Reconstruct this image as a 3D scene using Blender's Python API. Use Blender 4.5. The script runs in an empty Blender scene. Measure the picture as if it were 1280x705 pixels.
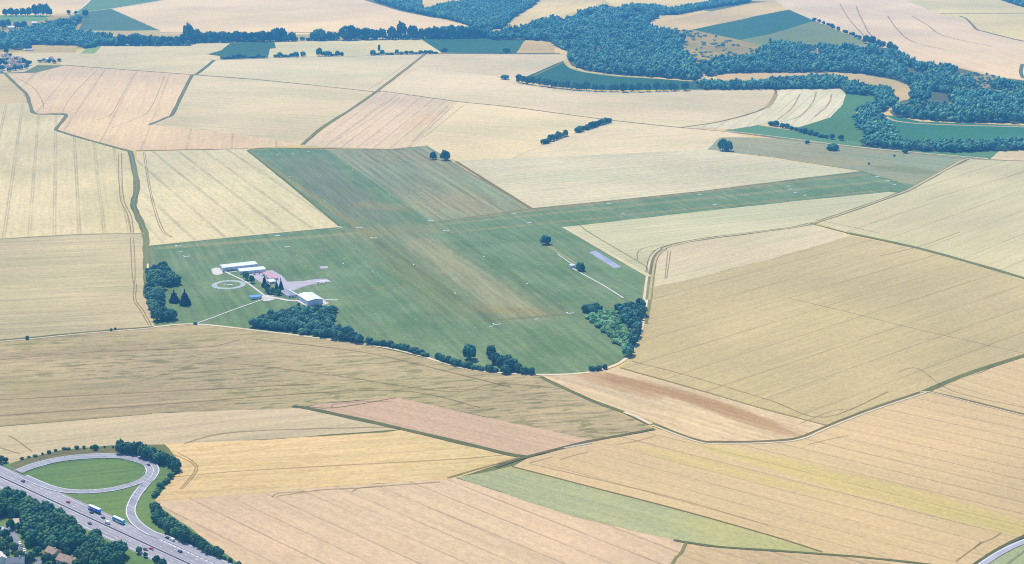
import bpy, bmesh, math, random
import numpy as np
from mathutils import Vector, Matrix
from mathutils.geometry import tessellate_polygon

random.seed(7); rng = np.random.default_rng(7)
R = math.radians
scene = bpy.context.scene
COL = scene.collection

# ------------------------------------------------------------------ camera geometry (a light aircraft 520 m up)
PITCH = R(15.5); FPX = 1950.0; CAMH = 520.0; CAMY = -2080.0
SUN_EL, SUN_AZ = 58.0, -28.0          # azimuth from +Y (into the picture), negative = to the left

def px(x, y, z=0.0):
    """where the sight line through photo point (x, y) meets the level z: used to survey the ground plan"""
    dx = (x - 640) / FPX; dy = (352.5 - y) / FPX
    d = (dx, math.cos(PITCH) + dy * math.sin(PITCH), -math.sin(PITCH) + dy * math.cos(PITCH))
    t = (CAMH - z) / -d[2]
    return (d[0] * t, CAMY + d[1] * t)

def mpp(y):
    return CAMH / (math.sin(PITCH) - (352.5 - y) / FPX * math.cos(PITCH)) / FPX

cam_d = bpy.data.cameras.new('camera'); cam = bpy.data.objects.new('camera', cam_d); COL.objects.link(cam)
cam.location = (0, CAMY, CAMH); cam.rotation_euler = (math.pi / 2 - PITCH, 0, 0)
cam_d.sensor_width = 36; cam_d.lens = 36 * FPX / 1280; cam_d.clip_start = 1; cam_d.clip_end = 80000
scene.camera = cam

# ------------------------------------------------------------------ world, sun, view
w = bpy.data.worlds.new('World'); scene.world = w; w.use_nodes = True
nt = w.node_tree; bg = nt.nodes['Background']
sky = nt.nodes.new('ShaderNodeTexSky'); sky.sky_type = 'NISHITA'; sky.sun_disc = False
sky.sun_elevation = R(SUN_EL); sky.sun_rotation = R(SUN_AZ); sky.altitude = 300
nt.links.new(sky.outputs[0], bg.inputs[0]); bg.inputs[1].default_value = 0.13
sl = bpy.data.lights.new('sun', 'SUN'); sl.energy = 4.2; sl.angle = R(0.5); sl.color = (1, 0.955, 0.88)
so = bpy.data.objects.new('sun', sl); COL.objects.link(so)
sd = Vector((math.sin(R(SUN_AZ)) * math.cos(R(SUN_EL)), math.cos(R(SUN_AZ)) * math.cos(R(SUN_EL)), math.sin(R(SUN_EL))))
so.rotation_euler = sd.to_track_quat('Z', 'Y').to_euler(); so.location = (0, 0, 900)
vs = scene.view_settings; vs.view_transform = 'Standard'; vs.look = 'None'; vs.gamma = 1; vs.exposure = 0.63
vs.use_curve_mapping = False
scene.render.resolution_x, scene.render.resolution_y = 1024, 564
scene.cycles.filter_width = 1.1; scene.cycles.use_denoising = False; scene.cycles.max_bounces = 5; scene.cycles.volume_bounces = 1

# ------------------------------------------------------------------ helpers
KA = 0.52                                                   # photo tone -> sunlit base colour
def lin1(c):
    c /= 255.0
    return c / 12.92 if c <= 0.04045 else ((c + 0.055) / 1.055) ** 2.4
AIR = 8e-5; GAIN = (1.844, 1.971, 2.143); GLOW = (.151, .494, 1.137); AT = [None]     # measured: light per base colour, air light
def alb(rgb, k=None):
    if k is None and AT[0] is not None:                     # what colour is the ground itself, seen through that much air
        lum = .3*rgb[0] + .59*rgb[1] + .11*rgb[2]; ds = (.15 + .17*min(1, max(0, (480 - AT[0])/400))) if rgb[0] >= rgb[1] - 4 else .22
        rgb = [c + (lum - c)*ds for c in rgb]
        D = CAMH / math.sin(PITCH - math.atan((352.5 - AT[0]) / FPX)); T = math.exp(-AIR * D)
        return tuple(min(.62, max(.015, (lin1(c) - GLOW[i]*(1-T)) / (GAIN[i]*T))) for i, c in enumerate(rgb)) + (1,)
    k = KA if k is None else k
    return tuple(min(0.82, lin1(c) * k) for c in rgb) + (1,)

def tag(o, label=None, cat=None, group=None, kind=None):
    if label: o['label'] = label
    if cat: o['category'] = cat
    if group: o['group'] = group
    if kind: o['kind'] = kind
    return o

def mesh_obj(name, verts, faces, mat, parent=None, smooth=False):
    me = bpy.data.meshes.new(name); me.from_pydata([tuple(v) for v in verts], [], [tuple(f) for f in faces]); me.update()
    if smooth:
        for p in me.polygons: p.use_smooth = True
    o = bpy.data.objects.new(name, me); COL.objects.link(o)
    if mat: me.materials.append(mat)
    if parent: o.parent = parent
    return o

def empty(name, loc, rz=0.0, scale=None):
    o = bpy.data.objects.new(name, None); COL.objects.link(o); o.location = loc; o.rotation_euler = (0, 0, rz)
    o.empty_display_size = 2
    if scale: o.scale = scale
    return o

class MB:
    """collects shapes of one part"""
    def __init__(s): s.v = []; s.f = []
    def add(s, verts, faces):
        b = len(s.v); s.v += [tuple(v) for v in verts]; s.f += [tuple(i + b for i in f) for f in faces]
    def box(s, x0, x1, y0, y1, z0, z1):
        s.add([(x0,y0,z0),(x1,y0,z0),(x1,y1,z0),(x0,y1,z0),(x0,y0,z1),(x1,y0,z1),(x1,y1,z1),(x0,y1,z1)],
              [(0,3,2,1),(4,5,6,7),(0,1,5,4),(1,2,6,5),(2,3,7,6),(3,0,4,7)])
    def prism(s, prof, y0, y1):
        """profile in x, z pushed along y"""
        n = len(prof)
        s.add([(a, y0, b) for a, b in prof] + [(a, y1, b) for a, b in prof],
              [tuple(range(n)), tuple(range(2*n-1, n-1, -1))] + [(i, i+n, (i+1) % n + n, (i+1) % n) for i in range(n)])
    def prismx(s, prof, x0, x1):
        n = len(prof)
        s.add([(x0, a, b) for a, b in prof] + [(x1, a, b) for a, b in prof],
              [tuple(range(n-1, -1, -1)), tuple(range(n, 2*n))] + [(i, (i+1) % n, (i+1) % n + n, i+n) for i in range(n)])
    def cyl(s, c, axis, r0, r1, L, n=10):
        a = Vector(axis).normalized(); u = a.orthogonal().normalized(); v = a.cross(u); c = Vector(c)
        ps = [c + (u*math.cos(2*math.pi*i/n) + v*math.sin(2*math.pi*i/n))*r0 for i in range(n)]
        ps += [c + a*L + (u*math.cos(2*math.pi*i/n) + v*math.sin(2*math.pi*i/n))*r1 for i in range(n)]
        s.add(ps, [tuple(range(n-1,-1,-1)), tuple(range(n,2*n))] + [(i,(i+1)%n,(i+1)%n+n,i+n) for i in range(n)])
    def build(s, name, mat, parent=None, smooth=False):
        o = mesh_obj(name, s.v, s.f, mat, parent, smooth)
        return o

def copy_tree(o, parent=None):
    c = o.copy(); COL.objects.link(c); c.parent = parent
    for ch in o.children: copy_tree(ch, c)
    return c

# ------------------------------------------------------------------ node helper
class N:
    def __init__(s, name):
        s.m = bpy.data.materials.new(name); s.m.use_nodes = True; s.nt = s.m.node_tree
        s.b = s.nt.nodes['Principled BSDF']; s.b.inputs['Roughness'].default_value = 0.95
        s.b.inputs['Specular IOR Level'].default_value = 0.1
        s._p = None
    def n(s, t): return s.nt.nodes.new(t)
    def set(s, inp, v):
        if hasattr(v, 'links') or isinstance(v, bpy.types.NodeSocket): s.nt.links.new(v, inp)
        else: inp.default_value = v
    @property
    def P(s):
        if s._p is None: s._p = s.n('ShaderNodeTexCoord').outputs['Object']
        return s._p
    def m_(s, op, a, b=0.0, clamp=False):
        x = s.n('ShaderNodeMath'); x.operation = op; x.use_clamp = clamp
        s.set(x.inputs[0], a); s.set(x.inputs[1], b); return x.outputs[0]
    def dot(s, vec, d):
        x = s.n('ShaderNodeVectorMath'); x.operation = 'DOT_PRODUCT'; s.set(x.inputs[0], vec); x.inputs[1].default_value = d
        return x.outputs['Value']
    def comb(s, a, b, c=0.0):
        x = s.n('ShaderNodeCombineXYZ'); s.set(x.inputs[0], a); s.set(x.inputs[1], b); s.set(x.inputs[2], c); return x.outputs[0]
    def noise(s, vec, scale, detail=3.0, rough=0.55):
        x = s.n('ShaderNodeTexNoise'); s.set(x.inputs['Vector'], vec); x.inputs['Scale'].default_value = scale
        x.inputs['Detail'].default_value = detail; x.inputs['Roughness'].default_value = rough; return x.outputs['Fac']
    def ramp(s, v, a, b, lo=0.0, hi=1.0):
        x = s.n('ShaderNodeMapRange'); x.interpolation_type = 'SMOOTHSTEP'; s.set(x.inputs[0], v)
        for i, q in enumerate((a, b, lo, hi)): x.inputs[i+1].default_value = q
        return x.outputs[0]
    def mix(s, f, a, b, mode='MIX'):
        x = s.n('ShaderNodeMix'); x.data_type = 'RGBA'; x.blend_type = mode
        s.set(x.inputs['Factor'], f)
        s.set(x.inputs[6], a); s.set(x.inputs[7], b); return x.outputs[2]
    def scale(s, colr, f):
        return s.mix(1.0, colr, s.comb3(f), 'MULTIPLY')
    def comb3(s, f):
        return s.comb(f, f, f)
    def out(s, c): s.set(s.b.inputs['Base Color'], c); return s.m
    def seg(s, p, q, half, soft, vec=None, wob=0.0, endsoft=60.0):
        """soft-edged mask along the ground line p-q (metres)"""
        L = math.dist(p, q); d = ((q[0]-p[0])/L, (q[1]-p[1])/L); nn = (-d[1], d[0])
        vec = vec or s.P
        u = s.m_('SUBTRACT', s.dot(vec, (nn[0], nn[1], 0)), p[0]*nn[0]+p[1]*nn[1])
        v = s.m_('SUBTRACT', s.dot(vec, (d[0], d[1], 0)), p[0]*d[0]+p[1]*d[1])
        if wob: u = s.m_('ADD', u, wob)
        a = s.ramp(s.m_('ABSOLUTE', u), half + soft, half)
        b = s.ramp(s.m_('ABSOLUTE', s.m_('SUBTRACT', v, L/2)), L/2 + endsoft/2, L/2 - endsoft/2)
        return s.m_('MULTIPLY', a, b)

def flat(name, rgb, k=None, rough=0.7, spec=0.3, var=0.12, vs_=0.4, metal=0.0):
    """painted or plain surface with a little mottling"""
    n = N(name); a = alb(rgb, k)
    n.b.inputs['Roughness'].default_value = rough; n.b.inputs['Specular IOR Level'].default_value = spec
    n.b.inputs['Metallic'].default_value = metal
    f = n.ramp(n.noise(n.P, vs_, 4), 0.3, 0.7, 1 - var, 1 + var)
    return n.out(n.scale(a, f))

# ------------------------------------------------------------------ crops
NF = [0]; TONE = {}; FIELDS = []
def crop(name, col, rows=None, p3=None, sp=26.0, ls=0.22, lw=1.6, pair=0.0, streak=0.08, mot=0.75,
         col2=None, fleck=None, fl_amt=0.0, spots=(), grain=0.15, at=None):
    """a sown field: tramlines along the row direction, streaks, mottling, flecks of lodged or weedy crop"""
    NF[0] += 1
    n = N(name + '_crop')
    rows = rows or ((0, 300), (600, 290))
    if at is None: at = (rows[0][1] + rows[1][1]) / 2
    AT[0] = at
    a, b = px(*rows[0]), px(*rows[1]); L = math.dist(a, b)
    d = ((b[0]-a[0])/L, (b[1]-a[1])/L); nn = (-d[1], d[0])
    u0 = a[0]*nn[0] + a[1]*nn[1]
    if p3:
        c = px(*p3); sp = abs(c[0]*nn[0] + c[1]*nn[1] - u0)
    u = n.m_('SUBTRACT', n.dot(n.P, (nn[0], nn[1], 0)), u0)
    v = n.dot(n.P, (d[0], d[1], 0))
    off = 37.7 * NF[0]
    # mottling between two crop tones
    big = n.noise(n.comb(n.m_('MULTIPLY', u, 1.0), n.m_('MULTIPLY', v, 0.45), off), 1/130.0, 5, 0.6)
    c2 = alb(col2) if col2 else tuple(x * q for x, q in zip(alb(col), (0.83, 0.91, 0.84))) + (1,)
    c2 = c2[:4]
    base = n.mix(n.m_('MULTIPLY', n.ramp(big, 0.38, 0.66), mot), alb(col), c2)
    # drill streaks
    st = n.noise(n.comb(n.m_('MULTIPLY', u, 0.16), n.m_('MULTIPLY', v, 0.006), off), 1.0, 4, 0.65)
    f = n.ramp(st, 0.25, 0.75, 1 - streak, 1 + streak)
    gr = n.noise(n.comb(n.m_('MULTIPLY', u, 1.0), n.m_('MULTIPLY', v, 0.6), off), 0.34 if at > 250 else .2, 4, 0.75)
    f = n.m_('MULTIPLY', f, n.ramp(gr, 0.25, 0.75, 1 - grain, 1 + grain))
    # slow change of brightness over the whole field
    vb = n.noise(n.comb(u, v, off + 9), 1/420.0, 2, 0.5)
    f = n.m_('MULTIPLY', f, n.ramp(vb, 0.3, 0.7, 0.89, 1.11))
    if ls > 0:
        wv = n.noise(n.comb(u, v, off), 1/60.0, 2)
        t = n.m_('ABSOLUTE', n.m_('MULTIPLY', n.m_('SUBTRACT', n.m_('FRACT', n.m_('ADD', n.m_('DIVIDE', u, sp), 100.5)), 0.5), sp))
        if pair: t = n.m_('ABSOLUTE', n.m_('SUBTRACT', t, pair / 2))
        lw = lw * (1.35 + max(0, 300 - at) / 400); ln = n.ramp(t, lw * 0.5 + 0.6, lw * 0.5 - 0.4)
        wk = n.ramp(wv, 0.34, 0.6, 0.6, 1.0)
        # every tramline has its own strength
        idn = n.noise(n.comb(n.m_('FLOOR', n.m_('ADD', n.m_('DIVIDE', u, sp), 100.5)), off, n.m_('MULTIPLY', v, 0.002)), 1.7, 2)
        wk = n.m_('MULTIPLY', wk, n.ramp(idn, 0.35, 0.6, 0.6, 1.15))
        f = n.m_('MULTIPLY', f, n.m_('SUBTRACT', 1.0, n.m_('MULTIPLY', n.m_('MULTIPLY', ln, wk), ls)))
    colr = base
    for (sx, sy, rx, ry, scol, amt) in spots:                # stains with a shape of their own (metres across/along rows)
        q = px(sx, sy); qu = q[0]*nn[0] + q[1]*nn[1] - u0; qv = q[0]*d[0] + q[1]*d[1]
        du = n.m_('DIVIDE', n.m_('SUBTRACT', u, qu), rx); dv = n.m_('DIVIDE', n.m_('SUBTRACT', v, qv), ry)
        rr = n.m_('SQRT', n.m_('ADD', n.m_('MULTIPLY', du, du), n.m_('MULTIPLY', dv, dv)))
        rr = n.m_('ADD', rr, n.m_('MULTIPLY', n.m_('SUBTRACT', n.noise(n.comb(u, n.m_('MULTIPLY', v, .4), off), 0.03, 5, .7), 0.5), 1.6))
        colr = n.mix(n.m_('MULTIPLY', n.ramp(rr, 1.15, 0.55), amt), colr, alb(scol))
    if fleck:
        fn = n.noise(n.comb(n.m_('MULTIPLY', u, 0.14), n.m_('MULTIPLY', v, 0.035), off + 3), 1.0, 4, 0.6)
        area = n.noise(n.comb(u, n.m_('MULTIPLY', v, 0.4), off + 5), 1/110.0, 3)
        fm = n.m_('MULTIPLY', n.ramp(fn, 0.51, 0.60), n.ramp(area, 0.35, 0.6, 0.25, 1.0))
        colr = n.mix(n.m_('MULTIPLY', fm, fl_amt), colr, alb(fleck))
    m = n.out(n.scale(colr, f)); TONE[m.name] = (col, at); AT[0] = None; return m

def see_through(m, amt):
    t = m.node_tree; o = t.nodes['Material Output']; tr = t.nodes.new('ShaderNodeBsdfTransparent'); mx = t.nodes.new('ShaderNodeMixShader')
    mx.inputs[0].default_value = amt; t.links.new(t.nodes['Principled BSDF'].outputs[0], mx.inputs[1]); t.links.new(tr.outputs[0], mx.inputs[2])
    t.links.new(mx.outputs[0], o.inputs['Surface']); return m

def smooth_px(pts, k=5, closed=False):
    P = [Vector(p) for p in pts]; out = []; m = len(P)
    rng_ = range(m if closed else m - 1)
    for i in rng_:
        g = (lambda j: P[j % m]) if closed else (lambda j: P[max(0, min(m-1, j))])
        p0, p1, p2, p3 = g(i-1), g(i), g(i+1), g(i+2)
        for s in range(k):
            t = s / k
            out.append(0.5*((2*p1)+(-p0+p2)*t+(2*p0-5*p1+4*p2-p3)*t*t+(-p0+3*p1-3*p2+p3)*t**3))
    if not closed: out.append(P[-1])
    return [(v[0], v[1]) for v in out]

def poly(name, pts_w, z, mat, kind='structure'):
    vs = [Vector((x, y, 0)) for x, y in pts_w]
    tris = tessellate_polygon([vs])
    fs = []
    for t in tris:
        a, b, c = (vs[i] for i in t)
        if (b - a).cross(c - a).z < 0: t = (t[0], t[2], t[1])
        fs.append(t)
    o = mesh_obj(name, [(v.x, v.y, z) for v in vs], fs, mat)
    if kind: o['kind'] = kind
    return o

def ragged(pts_w, amp, step):
    """a hand-ploughed edge: subdivide and jitter a little"""
    out = []; m = len(pts_w)
    for i in range(m):
        a, b = pts_w[i], pts_w[(i+1) % m]; L = math.dist(a, b); k = max(1, min(60, int(L/step)))
        for j in range(k):
            t = j/k; out.append((a[0]+(b[0]-a[0])*t + random.uniform(-amp, amp)*(j > 0), a[1]+(b[1]-a[1])*t + random.uniform(-amp, amp)*(j > 0)))
    return out

def field(name, pts, lay, mat, sm=0):
    FIELDS.append((mat.name, pts, lay))
    if sm: pts = smooth_px(pts, sm, True)
    return poly(name, ragged([px(*p) for p in pts], 1.0, 16), 0.03 * lay + .0008*len(FIELDS), mat)

def ribbon_verts(pw, wl, wr=None):
    wr = wl if wr is None else wr
    V = []; m = len(pw)
    for i in range(m):
        a = pw[max(0, i-1)]; b = pw[min(m-1, i+1)]; L = math.dist(a, b) or 1
        nx, ny = -(b[1]-a[1])/L, (b[0]-a[0])/L
        l = wl[i] if isinstance(wl, (list, tuple)) else wl; r_ = wr[i] if isinstance(wr, (list, tuple)) else wr
        V.append((pw[i][0]+nx*l, pw[i][1]+ny*l)); V.append((pw[i][0]-nx*r_, pw[i][1]-ny*r_))
    return V
RC = [0]
def ribbon(name, pts, width, z, mat, k=5, off=0.0, world=False, kind='structure', mb=None, jitter=0.0):
    RC[0] += 1; z = z + .0015*RC[0]
    pw = pts if world else [px(*p) for p in pts]
    if k > 1: pw = smooth_px(pw, k)
    if jitter:
        wl = [width/2 * random.uniform(1-jitter, 1+jitter) for _ in pw]; wr = [width/2 * random.uniform(1-jitter, 1+jitter) for _ in pw]
    else: wl, wr = width/2 + off, width/2 - off
    V = ribbon_verts(pw, wl, wr); m = len(pw)
    V3 = [(x, y, z) for x, y in V]; F = [(2*i, 2*i+1, 2*i+3, 2*i+2) for i in range(m-1)]
    if mb is not None: mb.add(V3, F); return None
    o = mesh_obj(name, V3, F, mat); o['kind'] = kind
    return o

# ------------------------------------------------------------------ ground to the horizon: a patchwork of crops
AT[0] = 60
n = N('farmland')
vo = n.n('ShaderNodeTexVoronoi'); vo.feature = 'F1'; vo.inputs['Scale'].default_value = 1/420.0
n.set(vo.inputs['Vector'], n.P)
sepc = n.n('ShaderNodeSeparateColor'); n.nt.links.new(vo.outputs['Color'], sepc.inputs[0])
c = n.mix(n.ramp(sepc.outputs[0], 0.3, 0.4), alb((220, 203, 172)), alb((205, 198, 165)))
c = n.mix(n.ramp(sepc.outputs[1], 0.78, 0.8), c, alb((110, 150, 125)))
f = n.m_('MULTIPLY', n.ramp(n.noise(n.P, 1/90.0, 5), 0.3, 0.7, 0.9, 1.1), n.ramp(n.noise(n.P, 0.2, 3), 0.3, 0.7, 0.93, 1.07))
ground_mat = n.out(n.scale(c, f)); AT[0] = None
G = 15000
g = mesh_obj('ground', [(-G, -5000, 0), (G, -5000, 0), (G, 20000, 0), (-G, 20000, 0)], [(0, 1, 2, 3)], ground_mat); g['kind'] = 'structure'

# ------------------------------------------------------------------ fields traced on the ground plan (photo survey points)
C = crop
def teal(name, col, rows=((600, 60), (900, 70)), **k):
    k.setdefault('ls', 0.06); k.setdefault('streak', 0.07); k.setdefault('mot', 0.4)
    return C(name, col, rows, **k)

field('wheat_field', [(-200,-60),(140,-60),(112,0),(92,17),(60,19),(0,19),(-200,22)], 2, C('far_pink_wheat', (229,211,194), ((0,10),(90,2)), ls=.06, mot=.3))
field('meadow', [(112,0),(93,17),(110,15),(139,11),(205,0),(240,-60),(140,-60)], 1, teal('far_meadow', (104,160,160)))
field('meadow', [(93,18),(110,15),(139,11),(200,38),(100,39),(92,30)], 2, teal('triangle_meadow', (88,146,150)))
field('wheat_field', [(139,11),(205,0),(260,-60),(400,-60),(455,0),(500,14),(560,26),(592,33),(480,41),(320,44),(200,42),(200,38)], 3, C('wide_pink_wheat', (229,212,198), ((200,30),(480,10)), ls=.05, mot=.35))
field('rough_grass', [(90,38),(232,39),(600,36),(610,48),(230,54),(165,50),(130,46)], 2, C('rough_strip', (186,184,170), ((100,42),(300,44)), ls=0, mot=.8))
field('meadow', [(-200,19),(0,19),(55,19),(62,24),(48,26),(0,29),(-200,32)], 3, teal('left_green_meadow', (110,172,160)))
field('rough_grass', [(-200,30),(0,28),(48,26),(64,21),(95,19),(104,26),(98,38),(140,48),(150,58),(-200,75)], 2, C('scrub_ground', (150,165,150), ((0,45),(90,42)), ls=0, mot=.9, col2=(186,176,158)))
field('stubble_field', [(40,56),(97,55),(94,66),(38,67),(28,62)], 4, C('grey_stubble', (190,182,166), ((40,60),(95,60)), ls=.05))
field('meadow', [(100,67),(112,58),(128,57),(118,67)], 6, teal('small_meadow', (136,182,160)))
field('wheat_field', [(-20,76),(12,67),(38,66),(97,66),(125,57),(200,57),(280,54),(288,55),(286,62),(262,68),(276,72),(266,77),(241,93),(160,88),(80,82),(60,75),(30,90),(-20,92)], 5, C('pale_wheat', (217,210,190), ((100,75),(270,66)), sp=36, ls=.09))
field('beet_field', [(259,68),(276,63),(288,54),(344,52),(345,60),(337,61),(336,73),(276,75),(275,70)], 6, teal('beet', (66,138,154)))
field('wheat_field', [(343,53),(520,47),(552,65),(470,69),(430,71),(335,74),(337,62),(345,60)], 6, C('pale_green_wheat', (216,213,190), ((345,64),(520,56)), ls=.06))
field('beet_field', [(524,47),(658,47),(650,67),(552,66)], 7, teal('beet_right', (64,138,154)))
field('stubble_field', [(655,52),(692,53),(694,66),(645,67)], 8, C('small_stubble', (206,188,166), ((650,60),(690,60)), ls=0))
field('wheat_field', [(262,76),(320,74),(430,71),(545,67),(533,68),(470,115),(400,108),(320,100),(244,93)], 6, C('pale_grey_wheat', (218,211,194), ((330,90),(440,92)), sp=30, ls=.12))
field('wheat_field', [(533,68),(650,68),(712,69),(704,77),(665,97),(640,104),(622,95),(527,84),(478,113)], 5, C('upper_wheat', (222,211,194), ((560,78),(680,80)), sp=30, ls=.08))
field('wheat_field', [(527,84),(620,95),(640,104),(700,112),(760,115),(800,116),(890,112),(966,111),(972,118),(962,132),(925,146),(855,160),(760,150),(640,134),(572,127),(472,114)], 6, C('long_wheat', (224,212,192), ((560,108),(900,130)), sp=34, ls=.10))
field('beet_field', [(704,76),(712,84),(730,90),(770,95),(820,98),(870,102),(905,110),(880,112),(760,113),(700,109),(655,97)], 7, teal('valley_beet', (58,136,152)))
field('wheat_field', [(525,-3),(545,-60),(620,-60),(605,0),(560,4),(535,12),(528,10)], 2, C('slice_wheat', (222,210,188), ((540,2),(590,-2)), ls=0))
field('wheat_field', [(628,36),(645,24),(668,7),(690,-60),(790,-60),(756,0),(740,10),(722,14),(690,22),(660,31),(640,36)], 2, C('striped_wheat', (224,210,186), ((650,30),(720,-5)), sp=24, ls=.12))
field('wheat_field', [(756,0),(790,-60),(1000,-60),(940,0),(840,14),(800,12),(770,10)], 3, C('upper_pale_wheat', (222,211,188), ((780,4),(930,-4)), ls=.06))
field('stubble_field', [(800,32),(880,16),(940,4),(970,1),(986,12),(940,21),(865,37),(845,38)], 4, C('pink_grey_stubble', (214,198,182), ((830,30),(960,8)), ls=.05))
field('beet_field', [(865,37),(986,12),(1018,26),(962,44),(925,50)], 5, teal('right_beet', (68,140,152)))
field('meadow', [(924,50),(962,43),(1018,26),(1087,55),(1060,60),(990,64),(950,56)], 6, teal('right_meadow', (126,164,158), ((950,50),(1060,48)), col2=(112,156,150)))
field('rough_grass', [(830,34),(865,37),(925,49),(960,54),(1010,58),(1090,52),(1160,76),(1200,90),(1000,82),(930,80),(870,80),(840,62)], 3, C('scrubland', (172,172,158), ((850,50),(960,70)), ls=0, mot=.9, col2=(146,158,150)))
field('wheat_field', [(968,0),(1000,-60),(1050,-60),(1130,0),(1175,17),(1210,25),(1230,40),(1290,53),(1520,98),(1520,130),(1290,101),(1250,96),(1200,84),(1150,79),(1110,62),(1087,54),(1018,26),(986,12)], 4, C('big_pink_wheat', (229,211,200), ((1000,5),(1280,80)), sp=60, ls=.10, mot=.5))
field('wheat_field', [(1048,-60),(1560,-60),(1560,100),(1290,53),(1230,40),(1210,25),(1175,17),(1130,0)], 3, C('far_right_wheat', (216,211,190), ((1150,8),(1280,12)), ls=.06))
field('stubble_field', [(905,92),(1030,91),(1045,92),(1080,94),(1120,101),(1139,112),(1137,124),(1122,125),(1112,111),(1080,107),(1035,98),(915,104)], 8, C('valley_stubble', (214,192,166), ((920,98),(1030,96)), ls=0), 3)
field('wheat_field', [(970,118),(975,111),(1052,111),(1057,118),(1053,131),(1038,147),(992,161),(962,154),(915,162),(855,160),(925,146),(962,132)], 8, C('striped_pale_wheat', (226,221,202), ((1035,115),(985,160)), sp=26, ls=.14, lw=3))
field('meadow', [(1056,117),(1100,120),(1092,128),(1070,140),(1090,178),(1062,178),(1010,168),(985,160),(1038,147),(1053,131)], 7, teal('valley_meadow', (86,156,150), ((1000,165),(1060,125))))
field('meadow', [(906,163),(945,156),(1000,165),(1060,176),(1130,184),(1200,187),(1252,186),(1240,199),(1200,197),(1130,191),(1060,184),(990,175)], 7, teal('lower_meadow', (96,162,154), ((920,162),(1200,192))))
field('beet_field', [(1095,143),(1118,145),(1150,152),(1280,157),(1520,164),(1520,200),(1280,190),(1200,184),(1130,182),(1118,170),(1100,152)], 8, teal('far_right_beet', (64,148,156), ((1150,165),(1280,172))))
field('wheat_field', [(1238,199),(1252,186),(1300,182),(1520,192),(1520,212),(1300,203)], 8, C('corner_wheat', (222,206,180), ((1250,192),(1280,192)), ls=.08))

# middle left
field('wheat_field', [(6,92),(45,91),(80,82),(160,88),(241,93),(228,117),(216,143),(187,156),(260,163),(330,172),(380,181),(310,186),(166,189),(110,175),(72,163),(82,143),(45,142),(35,125),(20,106)], 6, C('peach_wheat', (226,204,185), ((130,89),(97,138)), p3=(90,87), ls=.22, lw=2.2, mot=.35))
field('wheat_field', [(243,94),(320,100),(400,108),(470,115),(440,136),(400,160),(380,181),(330,172),(260,163),(187,156),(216,143)], 7, C('cream_wheat', (222,211,188), ((330,120),(430,125)), sp=30, ls=.12, fleck=(190,190,165), fl_amt=.25))
field('wheat_field', [(470,115),(480,114),(572,127),(520,181),(500,187),(376,183),(440,137)], 8, C('pink_strip_wheat', (225,206,188), ((552,130),(492,182)), p3=(572,128), ls=.2, lw=2, spots=((525,152,26,150,(222,192,172),.6),)))
field('wheat_field', [(572,127),(640,134),(762,150),(682,180),(640,198),(572,203),(555,194),(533,183),(512,185)], 7, C('yellow_wheat', (228,214,186), ((640,150),(740,157)), sp=24, ls=.12))
field('wheat_field', [(762,150),(850,159),(910,164),(938,172),(885,188),(720,195),(640,199),(682,180)], 8, C('cream_strip_wheat', (226,213,188), ((700,185),(860,172)), sp=30, ls=.10))
field('wheat_field', [(-300,96),(6,92),(20,106),(34,125),(37,130),(-300,134)], 7, C('left_wheat', (216,200,174), ((-50,110),(20,112)), ls=.05))
field('wheat_field', [(-300,136),(0,130),(35,129),(44,143),(80,144),(70,162),(110,175),(163,190),(168,210),(171,238),(167,256),(175,275),(181,292),(100,292),(0,299),(-300,318)], 8, C('tramline_wheat', (224,213,180), ((45.7,176),(36.5,295)), p3=(68,293), ls=.28, lw=1.3, pair=3.2, col2=(203,200,164), mot=.7))
field('wheat_field', [(-300,318),(0,299),(100,292),(181,292),(183,340),(184,375),(194,409),(100,416),(0,427),(-300,448)], 7, C('greenish_wheat', (207,197,168), ((0,330),(180,322)), sp=20, ls=.14, col2=(186,187,157), mot=.8, streak=.14))
field('wheat_field', [(171,190),(310,186),(332,201),(427,284),(300,296),(186,308),(184,292),(179,275),(171,258),(174,235),(170,210)], 8, C('golden_wheat', (225,216,183), ((200,197),(312,288)), p3=(320,263), ls=.3, lw=1.3, pair=3.0, fleck=(190,195,160), fl_amt=.35))

# right and foreground
field('wheat_field', [(570,201),(640,198),(720,195),(885,187),(962,197),(1078,215),(1000,224),(870,241),(663,262)], 8, C('grey_green_wheat', (214,212,190), ((660,240),(1000,207)), sp=16, ls=.15, streak=.1))
field('barley_field', [(704,284),(870,265),(1000,251),(1110,240),(1130,242),(1090,254),(1015,280),(960,289),(870,301),(830,310),(818,320),(813,345)], 8, C('sage_barley', (209,211,182), ((740,289),(1000,263)), sp=15, ls=.15))
field('wheat_field', [(1018,278),(1090,254),(1125,243),(1142,233),(1182,211),(1212,198),(1290,202),(1540,212),(1540,425),(1280,347),(1150,310),(1060,292)], 7, C('sloping_wheat', (211,206,174), ((1165,307),(1280,263)), p3=(1209,321), ls=.24, lw=1.8, mot=.6))
field('wheat_field', [(818,325),(828,311),(870,301),(960,289),(1013,279),(1063,295),(960,325),(848,353),(811,360)], 9, C('light_strip_wheat', (224,211,182), ((840,345),(960,315)), sp=28, ls=.12))
field('wheat_field', [(810,360),(848,353),(960,325),(1063,295),(1150,311),(1280,349),(1540,430),(1540,480),(1280,445),(1160,491),(1035,532),(960,512),(860,484),(775,460),(793,440),(803,405),(808,375)], 8, C('brown_wheat', (206,193,154), ((960,433),(1082,394)), p3=(1015,445), ls=.3, lw=1.1, col2=(200,190,148), mot=.7))
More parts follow.
